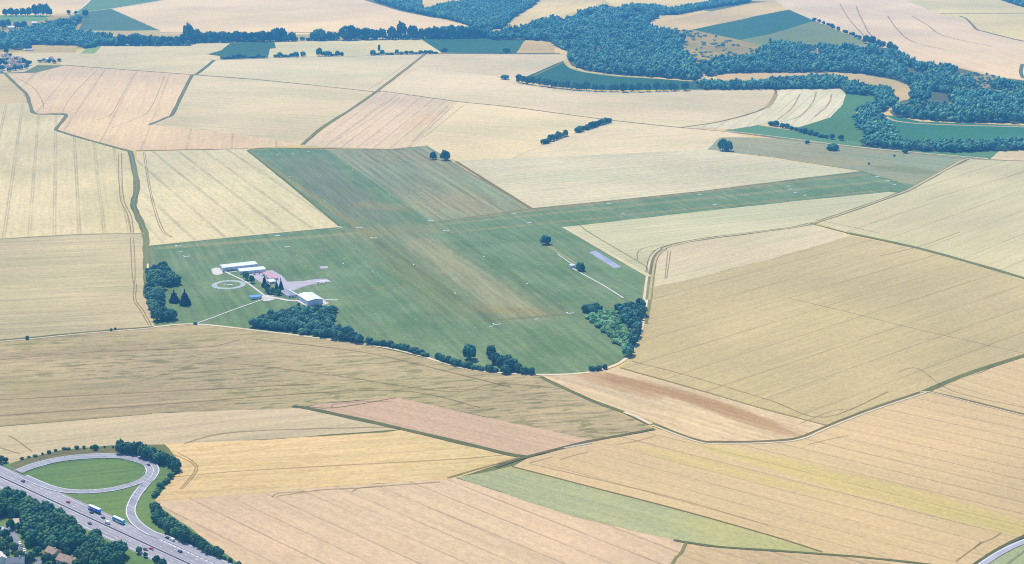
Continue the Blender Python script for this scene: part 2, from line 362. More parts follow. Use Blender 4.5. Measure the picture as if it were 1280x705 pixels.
field('bare_patch_field', [(672,470),(720,467),(772,460),(860,484),(960,513),(1033,532),(1000,547),(960,552),(885,554),(860,546),(812,526),(740,502)], 9, C('rusty_stubble', (226,204,170), ((760,475),(960,532)), sp=30, ls=.06, spots=((768,481,11,70,(196,164,136),.75),(840,492,15,100,(184,150,122),.85),(905,512,13,90,(188,154,126),.8),(955,532,9,60,(190,158,130),.75)), streak=.14, mot=.35, fleck=(200,170,138), fl_amt=.4))
field('wheat_field', [(1160,491),(1280,445),(1540,470),(1540,585),(1280,519),(1200,499)], 9, C('right_corner_wheat', (221,195,160), ((1232,473),(1280,487)), sp=22, ls=.2))
field('wheat_field', [(640,584),(660,573),(740,552),(825,537),(885,554),(960,554),(1000,549),(1035,533),(1090,512),(1157,489),(1200,500),(1280,519),(1540,585),(1540,640),(1280,668),(1240,692),(1205,712),(1120,706),(1030,693),(960,669),(850,638)], 8, C('ripe_wheat', (219,194,155), ((960,593),(1251,667)), p3=(960,608), ls=.32, lw=1.0, mot=.4, spots=((1080,608,22,190,(212,197,134),.8),(900,585,14,120,(210,194,136),.7),(1230,655,10,60,(205,195,130),.6))))
field('barley_field', [(570,597),(600,592),(640,583),(750,612),(850,638),(960,669),(1030,692),(990,691),(900,685),(860,679),(720,647)], 9, C('green_barley', (168,182,146), ((640,600),(900,672)), sp=30, ls=.08, col2=(196,194,132), mot=.7))
field('wheat_field', [(190,626),(380,611),(570,598),(640,620),(720,646),(860,678),(838,712),(800,820),(400,900),(290,712),(240,668)], 7, C('pinkish_wheat', (219,194,166), ((342.6,622),(523,704)), p3=(463,704), ls=.32, lw=1.1, mot=.4))
field('wheat_field', [(860,678),(900,684),(1000,691),(1150,705),(1205,712),(1180,900),(400,900),(800,820),(838,712)], 6, C('bottom_wheat', (212,185,152), ((900,690),(1000,720)), sp=24, ls=.25, lw=1.2))
field('wheat_field', [(205,555),(330,550),(480,541),(505,537),(655,571),(570,598),(380,611),(190,628),(200,610),(225,590),(218,570)], 8, C('gold_wheat', (226,199,155), ((240,600),(600,575)), sp=30, ls=.10, streak=.12, fleck=(200,170,125), fl_amt=.4))
field('wheat_field', [(-300,560),(-100,540),(0,533),(190,517),(372,509),(505,537),(340,549),(205,556),(140,557),(80,563),(30,574),(12,580),(-40,570),(-300,640)], 7, C('straw_wheat', (215,198,170), ((0,545),(190,525)), sp=28, ls=.10, streak=.13))
field('wheat_field', [(384,509),(400,505),(495,497),(737,550),(655,571),(500,536)], 9, C('rose_wheat', (215,186,165), ((420,512),(640,565)), sp=24, ls=.10))
field('weedy_field', [(-300,470),(0,427),(120,416),(192,409),(246,406),(300,411),(400,422),(470,434),(540,450),(600,464),(672,470),(740,501),(817,536),(740,551),(495,497),(400,505),(375,510),(190,517),(0,533),(-300,562)], 8, C('weedy_crop', (189,177,150), ((0,472),(320,452)), sp=24, ls=.10, streak=.16, col2=(170,166,134), mot=.8, fleck=(128,138,116), fl_amt=.75, spots=((100,440,26,150,(172,160,140),.6),)))

# ------------------------------------------------------------------ the airfield turf
AT[0] = 320
n = N('airfield_turf')
a, b = px(420, 190), px(541, 277); L = math.dist(a, b); d = ((b[0]-a[0])/L, (b[1]-a[1])/L); nn = (-d[1], d[0])
u = n.dot(n.P, (nn[0], nn[1], 0)); v = n.dot(n.P, (d[0], d[1], 0))
big = n.noise(n.P, 1/90.0, 5, .6); mow = n.noise(n.comb(n.m_('MULTIPLY', u, .14), n.m_('MULTIPLY', v, .008)), 1.0, 4, .6)
c = n.mix(n.ramp(big, .35, .65), alb((102,150,133)), alb((120,161,143)))
c = n.mix(n.ramp(n.noise(n.P, 1/35.0, 4, .65), .52, .7, 0, .55), c, alb((138,156,136)))
wob = n.m_('MULTIPLY', n.m_('SUBTRACT', n.noise(n.P, 1/28.0, 4, .6), .5), 34.0)
wob2 = n.m_('MULTIPLY', n.m_('SUBTRACT', n.noise(n.P, 1/20.0, 3, .6), .5), 6.0)
tan_, gry, pale, drk = (160,165,140), (134,150,132), (150,166,142), (96,130,122)
for p, q, hw, sf, colr, amt, wb, es in [
    ((470,288),(665,402),24,50,(136,154,140),.5,wob,80), ((520,298),(660,398),11,28,(164,172,150),.75,wob,80),
    ((425,292),(560,284),12,36,(142,157,138),.7,wob,90), ((372,196),(470,280),20,44,(124,146,142),.75,wob,100),
    ((440,255),(520,262),8,30,(150,156,136),.6,wob,60), ((590,385),(690,392),4,22,(150,154,130),.7,wob,50),
    ((190,311),(455,291),4,8,pale,.7,wob2,40), ((545,281),(1110,226),4,7,pale,.55,wob2,60), ((560,291),(1105,238),2,5,(150,158,134),.7,wob2,60),
    ((541,277),(1080,218),5,8,(148,156,138),.8,wob2,40), ((311,190),(470,300),3,6,(146,156,130),.75,wob2,30), ((470,300),(622,408),2,5,drk,.5,wob2,60),
    ((560,290),(712,392),2,4,drk,.45,wob2,60), ((595,402),(714,393),2,4,(118,140,118),.6,wob2,20), ((186,312),(185,400),5,8,(130,156,132),.6,wob2,30),
    ((365,319),(450,302),1.5,3,(128,152,128),.7,wob2,30), ((480,310),(570,395),10,25,(126,146,124),.45,wob,60), ((675,300),(720,330),1,3,(160,172,142),.7,0,20)]:
    m = n.m_('MULTIPLY', n.seg(px(*p), px(*q), hw, sf, None, wb, es), amt, True)
    c = n.mix(m, c, alb(colr))
f = n.m_('MULTIPLY', n.ramp(mow, .25, .75, .80, 1.18), n.ramp(n.noise(n.P, .2, 3, .7), .25, .75, .86, 1.14))
turf = n.out(n.scale(c, f)); AT[0] = None
field('grass_airfield', [(184,308),(300,296),(426,284),(308,188),(345,185),(410,187),(541,278),(663,261),(870,240),(1000,223),(1078,214),(1125,228),(1146,232),(1130,242),(1110,240),(1000,251),(870,265),(705,284),(812,345),(807,375),(804,405),(794,432),(780,450),(745,464),(700,469),(640,468),(590,463),(540,450),(480,435),(400,423),(330,414),(245,405),(194,409),(184,375)], 10, turf)
field('grass_field', [(408,187),(450,186),(480,187),(534,182),(547,191),(664,261),(541,278)], 11, C('striped_grass', (140,166,156), ((420,190),(541,277)), sp=15, ls=.16, lw=4, streak=.24, col2=(156,162,150), mot=.8))
field('grass_field', [(900,172),(938,172),(990,174),(1060,183),(1130,190),(1210,197),(1182,211),(1146,232),(1125,228),(1078,214),(962,196),(884,187)], 9, C('rough_pasture', (150,176,166), ((900,185),(1150,210)), sp=20, ls=.05, streak=.14, col2=(170,174,156), mot=.8, spots=((1130,212,30,70,(128,154,144),.7),)))
turf_green = C('verge_grass', (96,150,112), ((50,600),(150,590)), sp=9, ls=.08, streak=.12, col2=(116,156,108), mot=.8)
verge_dark = C('dark_verge', (150,158,134), ((0,300),(100,260)), ls=0, col2=(118,136,116), mot=.9)
verge_grey = C('embankment_grass', (124,132,116), ((20,590),(140,565)), ls=0, streak=.12, col2=(108,124,106), mot=.9)

# motorway land
field('embankment', [(-300,640),(-30,568),(0,574),(12,580),(30,574),(80,562),(145,557),(190,562),(212,574),(219,592),(205,612),(192,628),(225,652),(290,698),(330,740),(420,860),(300,900),(-300,900)], 10, turf_green)
field('embankment', [(22,590),(13,581),(30,574),(80,563),(146,559),(146,568),(110,569.5),(75,574),(45,582)], 11, verge_grey)

# ------------------------------------------------------------------ tracks, ditches, roads
white_track = C('chalk_track', (226,218,202), ((0,300),(100,260)), ls=0, mot=.3, grain=.06)
grey_track = C('earth_track', (186,178,158), ((0,300),(100,260)), ls=0, mot=.6)
soil_line = C('soil_line', (150,140,122), ((0,300),(100,260)), ls=0, mot=.6)
dk = C('ditch_grass', (104,134,118), ((0,300),(100,260)), ls=0, col2=(130,146,128), mot=.9)
Z = 0.034
def verge_track(pts, wv, wt, vm, tm, k=5, name='track'):
    ribbon('verge', pts, wv, Z*13, vm, k, jitter=.18)
    if wt: ribbon(name, pts, wt, Z*14, tm, k)
ring_road = [(1300,202),(1240,199.5),(1210,198.5),(1182,212),(1142,234),(1120,243.5),(1020,278),(960,288.5),(870,300.5),(828,311),(817,322),(812,345),(808,375),(803,405),(795,430),(778,452),(745,464),(700,468.5),(640,467.5),(590,462.5),(560,455.5),(520,443.5),(480,434.5),(400,423),(330,414.5),(245,405.5),(192,409),(100,416.5),(0,426),(-300,450)]
ribbon('verge', ring_road[2:12], 9, Z*12, verge_dark, 6, jitter=.25)
ribbon('track', ring_road[1:10], 3.4, Z*14, C('earth_lane', (214,200,174), ls=0), 6)
ribbon('verge', ring_road[9:14], 13, Z*12, verge_dark, 6, jitter=.12)
ribbon('track', [(p[0]-3, p[1]) for p in ring_road[9:13]] , 3.0, Z*15, white_track, 6)
ribbon('track', [(p[0]+3.5, p[1]) for p in ring_road[9:13]] , 3.0, Z*15, C('earth_lane_two', (206,190,164), ls=0), 6)
ribbon('track', ring_road[12:27], 4.2, Z*15, white_track, 6)
ribbon('track', [(p[0], p[1]+1.2) for p in ring_road[26:]], 3.6, Z*15, C('pale_lane', (214,204,184), at=410, ls=0), 6)
ribbon('verge', [(p[0], p[1]-.4) for p in ring_road[26:]], 4, Z*14, dk, 6, jitter=.3)
verge_track([(5,91),(20,105.5),(33,118),(38,132),(45,142.5),(82,142.5),(71,160),(74,164),(110,175),(163,189.5)], 7.5, 2.4, dk, C('green_lane', (132,150,138), at=140, ls=0), 4)
verge_track([(163,189.5),(168,212),(171,236),(167,256),(175,276),(181.5,292),(183,310),(184,340),(184.5,372)], 9.5, 2.6, dk, C('green_lane_two', (132,152,140), ls=0), 5)
ribbon('track', [(184.8,330),(184.5,355),(184.8,380)], 2.2, Z*15, white_track, 3)
verge_track([(268,75),(247,92),(240,94)], 9, 0, dk, None, 3)
verge_track([(240,94),(228,117),(216,142),(208,147),(187,156)], 8, 2.2, dk, C('green_lane_three', (146,150,134), at=120, ls=0), 4)
verge_track([(532,67),(500,92),(470,115)], 7, 2.4, dk, C('lane_four', (170,168,150), at=90, ls=0), 4)
verge_track([(470,115),(440,136),(405,158),(378,181)], 8, 2.4, dk, C('lane_five', (146,152,136), at=150, ls=0), 4)
for pts, wd in [([(80,81.5),(160,87.5),(241,93.5),(320,99.5),(400,107.5),(470,115),(480,114.3),(572,127),(640,134),(760,150),(855,160)],5.5),
                ([(850,159.5),(890,154),(925,146),(950,138),(964,130),(970,118),(968,112)],6),
                ([(855,160),(910,165),(990,175),(1060,183.5),(1130,190.5),(1210,198.5),(1300,202)],4),
                ([(200,41),(320,41.5),(460,39),(560,36)],10),([(1175,17.2),(1280,16.5),(1400,16)],12),([(1200,20),(1210,25),(1220,36),(1232,40),(1260,47),(1290,53.5),(1450,84)],9),
                ([(170,188.5),(310,186)],4),([(310,187),(346,185),(450,186.5),(500,187)],4),([(570,202),(664,261)],5)]:
    ribbon('track', pts, wd, Z*13, C('field_lane', (146,146,132), at=110, ls=0, mot=.7), 4, jitter=.3)
ribbon('track', [(113,0),(103,9),(92,17)], 9, Z*13, white_track, 3)
ribbon('track', [(140,-30),(113,0)], 8, Z*13, white_track, 3)
ribbon('track', [(110,14.5),(125,12.5),(139,11),(170,6),(205,0)], 7, Z*13, white_track, 3)
ribbon('track', [(262,74.5),(276,75),(345,72),(430,70.5),(545,67),(600,67.5),(712,68.5)], 5, Z*13, white_track, 4)
ribbon('track', [(640,103.5),(665,107),(700,112.5),(760,115.5),(810,115.5),(880,113),(966,111.5)], 8, Z*13, white_track, 4)
ribbon('track', [(704,78),(680,89),(664,97)], 8, Z*13, dk, 3)
ribbon('track', [(705,77),(713,85),(732,90.5),(770,95.5),(820,98.5),(866,102)], 6, Z*13, C('pale_edge', (190,196,170), at=100, ls=0), 4)
ribbon('track', [(1107,146),(1118,151),(1140,154),(1180,156),(1280,159),(1450,165)], 9, Z*13, C('stony_edge', (206,198,176), at=155, ls=0, mot=.8), 4)
ribbon('track', [(910,164),(945,168),(990,173.5),(1060,182.5),(1130,189.5),(1235,198.5)], 4.5, Z*14, C('pale_edge_two', (226,218,196), at=180, ls=0), 4)
ribbon('track', [(970,118),(965,127),(958,135)], 10, Z*13, C('edge_three', (176,170,150), at=125, ls=0), 4)
ribbon('track', [(1278,80),(1276,90),(1279,98)], 9, Z*13, dk, 4)
verge_track([(1013,279.5),(1060,291.5)], 4, 0, dk, None, 2)
verge_track([(1060,291.5),(1150,311),(1280,348),(1540,428)], 8.5, 0, C('green_ridge', (118,140,118), at=310, ls=0, col2=(140,150,122)), None, 4)
ribbon('verge', [(675,471),(740,501),(780,516),(812,531)], 5.5, Z*12, dk, 3, jitter=.25)
ribbon('track', [(780,515.5),(795,521),(814,531)], 4, Z*14, white_track, 3)
far_lane = [(814,531),(870,551.5),(900,554),(960,553),(1000,548.5),(1035,534),(1090,512.5),(1157,490)]
ribbon('verge', [(p[0], p[1]-1.3) for p in far_lane], 4.5, Z*12, C('dark_bank', (132,130,110), at=530, ls=0, mot=.8), 5, jitter=.2)
ribbon('track', [(p[0]+1, p[1]+.8) for p in far_lane], 2.6, Z*15, white_track, 5)
ribbon('verge', [(1155,490.5),(1200,471),(1280,445),(1420,400)], 7, Z*12, dk, 3, jitter=.15)
ribbon('verge', [(1160,489.5),(1200,498.5),(1280,518.5),(1540,584)], 4, Z*13, C('dark_bank_two', (134,132,112), at=510, ls=0, mot=.8), 3, jitter=.15)
ribbon('track', [(1150,491),(1162,490.5),(1200,500),(1280,520)], 2.2, Z*15, white_track, 3)
ribbon('ditch', [(366,508),(400,514),(500,536),(600,559.5),(640,569),(657,571.5)], 6.5, Z*13, C('ditch_weeds', (104,124,104), at=540, ls=0, col2=(90,108,96)), 4, jitter=.2)
ribbon('ditch', [(620,584),(640,577),(660,571),(700,561),(740,551.5),(780,544),(818,536.5)], 4.5, Z*13, C('ditch_dark', (112,120,108), at=560, ls=0), 4, jitter=.2)
ribbon('track', [(705,560.5),(740,554)], 2.6, Z*14, C('ditch_pale', (206,208,206), at=558, ls=0), 2)
ribbon('verge', [(640,583.5),(750,612),(850,638),(960,669),(1028,690.5)], 1.8, Z*13, C('furrow', (140,128,96), at=640, ls=0), 3, jitter=.2)
ribbon('verge', [(842,675.5),(860,678.5),(900,684),(1000,691),(1100,699),(1205,712)], 3.2, Z*13, C('grassy_bank', (110,124,88), at=690, ls=0), 3, jitter=.3)
ribbon('verge', [(858,679),(852,690),(842,702),(836,720)], 2.6, Z*13, C('grassy_bank_two', (140,144,112), at=690, ls=0), 3, jitter=.3)
ribbon('verge', [(385,509),(420,510),(495,497.5)], 1.5, Z*13, soil_line, 3)
ribbon('verge', [(190,517),(0,533)], 3, Z*13, C('edge_band', (166,164,136), ls=0), 1)
for pts in [[(560,598),(590,589),(650,572)],[(663,261),(870,240),(1078,214.5)],[(775,460),(860,484),(960,513),(1033,532)],[(541,278),(663,261)],[(184,308),(300,296),(426,284)]]:
    ribbon('verge', pts, 2.6, Z*13, C('field_edge', (158,150,124), at=400, ls=0, mot=.8), 2, jitter=.35)
ribbon('verge', [(309,188),(360,229),(427,285)], 4, Z*13, C('hedge_bank', (112,140,116), ls=0), 3, jitter=.2)
ribbon('verge', [(186,307),(300,295.5),(426,283.5)], 5, Z*13, C('straw_edge', (226,216,184), ls=0), 3)
ribbon('verge', [(705,284),(760,316),(812,346)], 7, Z*13, C('straw_edge_two', (222,214,184), ls=0), 3)
ribbon('verge', [(0,299),(100,293),(181,292)], 4, Z*13, C('turn_edge', (190,184,152), ls=0), 2, jitter=.3)
# tractor marks that bend away from the drill rows
tracks = MB(); far_tracks = MB()
for pts, wd in [
    ([(120,89),(90,120),(78,140)],1.6),([(20,97),(42,110),(52,125),(55,136)],2),([(168,92),(150,124),(138,144),(120,150)],2),([(206,95),(188,136),(170,148),(140,160)],2),
    ([(148,192),(150,245),(160,270),(164,291)],1.5),([(152,192),(154,245),(164,270),(167,291)],1.5),([(163,297),(165,340),(167,355)],1.2),([(167,297),(169,340),(168,355)],1.2),([(168,355),(167,375),(175,388),(186,407)],1.2),([(171,355),(170,375),(179,388),(189,407)],1.2),
    ([(179,190),(187,240),(200,285),(214,297)],1.3),([(181,190),(189,240),(203,285),(217,297)],1.3),
    ([(722,280),(740,293),(794,325),(808,334),(810,342)],2),([(797,325),(797,316),(806,310),(830,306)],1.4),([(833,349),(836,330),(838,314)],1.2),([(831,349),(833,330),(835,314)],1.2),
    ([(218,569),(238,578),(244,587),(234,602),(224,612)],1.2),([(222,566),(241,577),(247,587),(237,602),(227,612)],1.2),([(345,621),(400,613),(440,611),(480,608),(550,603)],1.6),
    ([(440,615),(448,611),(470,609)],1.2),([(340,622),(348,617),(380,615)],1.2),([(1251,667),(1240,674),(1226,680),(1195,702)],1.3),([(1226,678),(1218,686)],1.2),([(700,575),(720,569),(735,566)],1.2),([(662,579),(690,572)],1.2),([(662,580),(760,603),(850,625),(960,657)],1.1),([(770,556),(795,552),(820,545)],1.2),
    ([(1000,530),(1040,514),(1060,512)],1),([(1010,556),(1040,549),(1060,545)],1),([(1120,467),(1147,461),(1190,489),(1280,510)],1.1),([(415,511),(420,505),(470,502),(490,503)],1.2),
    ([(790,452),(860,470),(960,500),(1030,522),(1110,490)],1.6),([(985,373),(1050,388),(1130,408),(1200,424),(1280,442)],1.1),
    ([(1100,320),(1150,308),(1200,290)],1.4),([(1020,275),(1060,283),(1100,292)],1.4),([(1160,250),(1280,215)],1.2),
    ([(480,128),(420,172),(400,178)],1.6),([(500,122),(450,158),(410,180)],1.4),([(508,80),(470,106),(460,112)],1.8),([(515,82),(485,104),(474,113)],1.6),([(560,132),(515,178)],1.6),([(580,131),(530,172)],1.8),
    ([(1070,8),(1080,30),(1090,45),(1120,60)],6),([(1050,5),(1062,25),(1085,50)],5),([(1110,20),(1120,35),(1140,52),(1180,62)],6),([(1140,20),(1160,32),(1180,45),(1240,58)],6),
    ([(1000,118),(990,135),(972,150)],4),([(1020,115),(1016,128),(1000,145),(980,152)],4),([(1040,118),(1034,133),(1018,146)],4),
    ([(0,450),(120,440),(250,435),(300,425)],1.6),([(320,425),(450,440),(560,465),(640,485)],2.2),([(300,455),(420,470),(560,490),(620,480),(700,486)],1.6),([(0,500),(200,490),(400,480)],1.8),([(0,520),(200,506),(480,488),(600,510)],2.0),
    ([(10,545),(20,550),(40,565)],1.3),([(0,560),(25,568)],1.3),([(205,598),(320,588),(560,575),(630,569)],1.4),([(230,555),(300,540),(500,534)],2),
]:
    ribbon('', pts, wd*(.8 if pts[0][1] < 160 else 1), Z*13.5, None, 5, mb=far_tracks if pts[0][1] < 160 else tracks, jitter=.3)
o = far_tracks.build('tractor_marks', see_through(C('far_wheel_mark', (170,152,132), ls=0, mot=.8, at=100), .6)); o['kind'] = 'structure'
o = tracks.build('tractor_marks', see_through(C('wheel_mark', (150,134,110), ls=0, mot=.8), .55)); o['kind'] = 'structure'

# airfield ground surfaces
concrete = flat('pale_concrete', (208,198,202), .5, .9, .1, .08, .08)
chalk = flat('chalk_gravel', (236,228,216), .52, .95, .1, .07, .1)
poly('apron', [px(*p) for p in [(309,341.5),(332,339),(340,338),(352,344.5),(359,352.5),(380,351.5),(397,349),(408,348.8),(414.5,352.6),(396,355),(381,358),(367,363.6),(356,362),(346,356),(330,356),(318,348)]], Z*14, concrete)
poly('turning_pad', [px(*p) for p in [(264,337),(268.5,335),(274,335.2),(278,338),(278.3,342.5),(271,344.5),(266,343)]], Z*15, chalk)
for pts, wd in [([(276,336.5),(284,341.5),(306,352),(322,363.5),(333,372)],2.9),([(245,405),(262,399),(290,388.5),(325,376),(335,372.5)],2.1),([(333,372),(345,373),(360,376),(375,376.5),(388,377)],5),([(333,372),(345,369),(356,364)],3),([(284,341.5),(300,339),(320,337)],2.6),
                ([(375,376),(384,381),(388,383)],9),([(399,376),(410,375.5),(420,375.6),(423,375.5)],4),([(715,335.5),(730,344),(752,356),(765,364),(779,373)],2.2),([(697,318),(708,326),(716,331)],1.6)]:
    ribbon('path', pts, wd, Z*15, chalk, 4)
poly('path_junction', [px(*p) for p in [(326,374),(328,370),(334,369),(343,371.5),(345,374),(338,376),(330,377)]], Z*14.5, chalk)
poly('hangar_forecourt', [px(*p) for p in [(396,372),(404,373.5),(408,378),(412,379),(404,382),(399,381),(396,377)]], Z*14.6, chalk)
poly('parking_pad', [px(*p) for p in [(399,333.5),(409,332.6),(411,335.6),(401,336.4)]], Z*14, concrete)
poly('tarmac_strip', [px(*p) for p in [(736,315.5),(745,314),(776.5,334),(768.5,336)]], Z*14, flat('lilac_tarmac', (166,166,190), .62, .9, .1, .12, .05))
c0 = px(286, 356.2); ringV = []; nseg = 48
for i in range(nseg):
    t = 2*math.pi*i/nseg
    for r_ in (21.0, 14.5): ringV.append((c0[0]+r_*math.cos(t), c0[1]+r_*math.sin(t), Z*14))
o = mesh_obj('gravel_ring', ringV, [(2*i, (2*i+2) % (2*nseg), (2*i+3) % (2*nseg), 2*i+1) for i in range(nseg)], flat('ring_gravel', (176,182,180), .66, .95, .1, .2, .3)); o['kind'] = 'structure'

# ------------------------------------------------------------------ motorway
M0 = px(0, 596.5); M1 = px(235, 705); ML = math.dist(M0, M1)
MD = ((M1[0]-M0[0])/ML, (M1[1]-M0[1])/ML); MN = (-MD[1], MD[0])
def mw(s, t): return (M0[0] + MD[0]*s + MN[0]*t, M0[1] + MD[1]*s + MN[1]*t)
def nasph(name, col):
    n = N(name); n.b.inputs['Roughness'].default_value = .9
    u = n.dot(n.P, (MN[0], MN[1], 0)); v = n.dot(n.P, (MD[0], MD[1], 0))
    st = n.noise(n.comb(n.m_('MULTIPLY', u, .6), n.m_('MULTIPLY', v, .01)), 1.0, 4, .6)
    f = n.m_('MULTIPLY', n.ramp(st, .28, .72, .72, 1.18), n.ramp(n.noise(n.P, .15, 4, .7), .25, .75, .92, 1.08))
    return n.out(n.scale(alb(col), f))
asphalt = nasph('worn_asphalt', (184,178,182)); asphalt2 = nasph('ramp_asphalt', (182,180,186))
paint = flat('road_paint', (244,244,248), .66, .6, .2, .05, .5)
S0, S1 = -420, 520
poly('motorway', [mw(S0, -14.4), mw(S1, -14.4), mw(S1, 14.8), mw(S0, 14.8)], Z*14, asphalt)
marks = MB()
def mquad(s0, s1, t0, t1, z=Z*15.5):
    marks.add([(*mw(s0, t0), z), (*mw(s1, t0), z), (*mw(s1, t1), z), (*mw(s0, t1), z)], [(0, 1, 2, 3)])
for t in (1.35, 12.1, -1.35, -12.1): mquad(S0, S1 if t != 12.1 else 190, t-.16, t+.16)
for t in (4.9, 8.5, -4.9, -8.5):
    s = S0
    while s < S1: mquad(s, s+3.4, t-.14, t+.14); s += 13
s = 196
while s < S1: mquad(s, s+4.2, 11.85, 12.55); s += 5.6                     # wide dashes beside the slip lane
s = 40
while s < 74: mquad(s, s+3, 11.9, 12.5); s += 5.2
o = marks.build('lane_markings', paint); o['kind'] = 'structure'
# slip road and loop
loop_top = [px(*p) for p in [(23,590.5),(45,582.2),(75,575),(110,571.3),(145,570.8),(168,574),(184,579.5),(190.5,586.5),(190,593),(184,601.5)]]
ribbon('slip_road', loop_top, 11.5, Z*15, asphalt2, 8, world=True)
low_loop = [px(*p) for p in [(187,594),(176,602),(160,607.8),(140,612.5),(115,615.2),(90,615),(72,612.5)]] + [mw(44, 14.0), mw(15, 13.4)]
ribbon('slip_road', low_loop, 8.2, Z*16, asphalt2, 8, world=True)
exit_ramp = [px(*p) for p in [(193,585),(192.3,591),(188,598.5),(180.5,607.5),(172,618),(165.5,630),(163.5,641),(168,651.5),(178,660.5),(191,668)]] + [mw(215, 17.2), mw(260, 16.9), mw(330, 16.7), mw(S1, 16.6)]
ribbon('slip_road', exit_ramp, 8.4, Z*17, asphalt2, 8, world=True)
marks2 = MB()
for pw, off, wd in [(loop_top, 5.3, .55), (loop_top[:9], -5.3, .55), (loop_top, 0.6, .3), (low_loop[1:], 3.3, .42), (low_loop[2:], -3.3, .5), (exit_ramp[3:], 3.4, .4), (exit_ramp[3:10], -3.4, .5)]:
    q = smooth_px(pw, 8); V = ribbon_verts(q, off, -off); q2 = [V[2*i] for i in range(len(q))]
    ribbon('', q2, wd, Z*18.5, None, 1, world=True, mb=marks2)
o = marks2.build('slip_road_markings', paint); o['kind'] = 'structure'
# concrete median barrier: a long thing of its own
mb = MB()
prof = [(-.45,0),(.45,0),(.42,.3),(.16,.55),(.12,.95),(-.12,.95),(-.16,.55),(-.42,.3)]
a0, a1 = mw(S0, 0), mw(S1, 0); V = []
for q in (a0, a1):
    for t, z in prof: V.append((q[0]+MN[0]*t, q[1]+MN[1]*t, Z*14+z))
m_ = len(prof); mb.add(V, [tuple(range(m_)), tuple(range(2*m_-1, m_-1, -1))] + [(i, (i+1) % m_, (i+1) % m_+m_, i+m_) for i in range(m_)])
o = mb.build('median_barrier', flat('stained_concrete', (128,126,126), .6)); tag(o, 'long dark concrete barrier dividing the two motorway carriageways', 'barrier')
mb = MB(); mb.box(0, 1, 0, 1, 0, 1)
rail_mat = flat('galvanised_steel', (190,194,198), .6, .45, .5, .08, 1, .3)
def guard(pw, label):
    root = empty('guard_rail', (*pw[0], 0)); q = smooth_px(pw, 6); q = [(x-pw[0][0], y-pw[0][1]) for x, y in q]
    b = MB(); V = ribbon_verts(q, .08, .08); m = len(q)
    b.add([(x, y, 1.15+Z*12) for x, y in V] + [(x, y, 1.5+Z*12) for x, y in V],
          [f for i in range(m-1) for f in ((2*i,2*i+2,2*i+3,2*i+1),(2*i+2*m,2*i+1+2*m,2*i+3+2*m,2*i+2+2*m),(2*i,2*i+2*m,2*i+2+2*m,2*i+2),(2*i+1,2*i+3,2*i+3+2*m,2*i+1+2*m))])
    b.build('rail', rail_mat, root)
    for i in range(0, m, max(1, m//24)):
        p = MB(); p.box(q[i][0]-.07, q[i][0]+.07, q[i][1]-.07, q[i][1]+.07, 0, 1.5); p.build('post', rail_mat, root)
    tag(root, label, 'guard rail')
guard([px(*p) for p in [(27,593.5),(48,586),(76,579),(110,575.5),(145,575),(166,578),(178,583),(182,589),(178,596)]], 'pale steel guard rail round the inside of the loop road')
guard([mw(10, 15.6), mw(-60, 15.6), mw(-160, 15.6)], 'pale steel guard rail along the far edge of the motorway left of the loop')

# side road with parked cars, bottom left
side = nasph('lane_asphalt', (150,150,158))
ribbon('side_road', [(10,655),(15,665),(20,678),(28,692),(38,712),(50,735)], 6.5, Z*14, side, 4)
poly('yard', [px(*p) for p in [(12,703),(27,701.5),(32,712),(10,714)]], Z*14, side)
poly('yard', [px(*p) for p in [(43,699),(50,697),(54,708),(44,710)]], Z*14, side)
field('lawn', [(-60,650),(10,650),(14,668),(-60,676)], 12, turf_green)
field('lawn', [(34,694),(60,690),(64,694),(40,705)], 12, C('dry_lawn', (140,152,112), at=690, ls=0))
field('lawn', [(64,690),(78,681),(80,692),(70,696)], 12, turf_green)

# road bottom right
ribbon('verge', [(1205,722),(1216,708.5),(1232,697),(1250,686),(1280,671),(1400,618)], 3.4, Z*12, C('dark_bank_three', (112,116,92), at=690, ls=0), 4, jitter=.15)
field('meadow', [(1226,708),(1244,696),(1262,684),(1290,672),(1420,640),(1420,860),(1180,860),(1220,730)], 9, C('corner_meadow', (166,184,146), ((1260,705),(1280,690)), sp=14, ls=.3, lw=1.6))
ribbon('country_road', [(1210,726),(1222,711),(1240,698),(1258,687.5),(1284,676),(1410,626)], 6, Z*15, flat('pale_asphalt', (196,192,200), .5, .9, .1, .08, .1), 4)
ribbon('country_road', [(1272,680.5),(1290,679),(1330,676)], 4.5, Z*14.5, chalk, 3)
ribbon('road_edge_line', [(1206,724),(1218.6,710),(1237,697),(1255.5,686.4),(1282,674.4)], .5, Z*16, paint, 4)

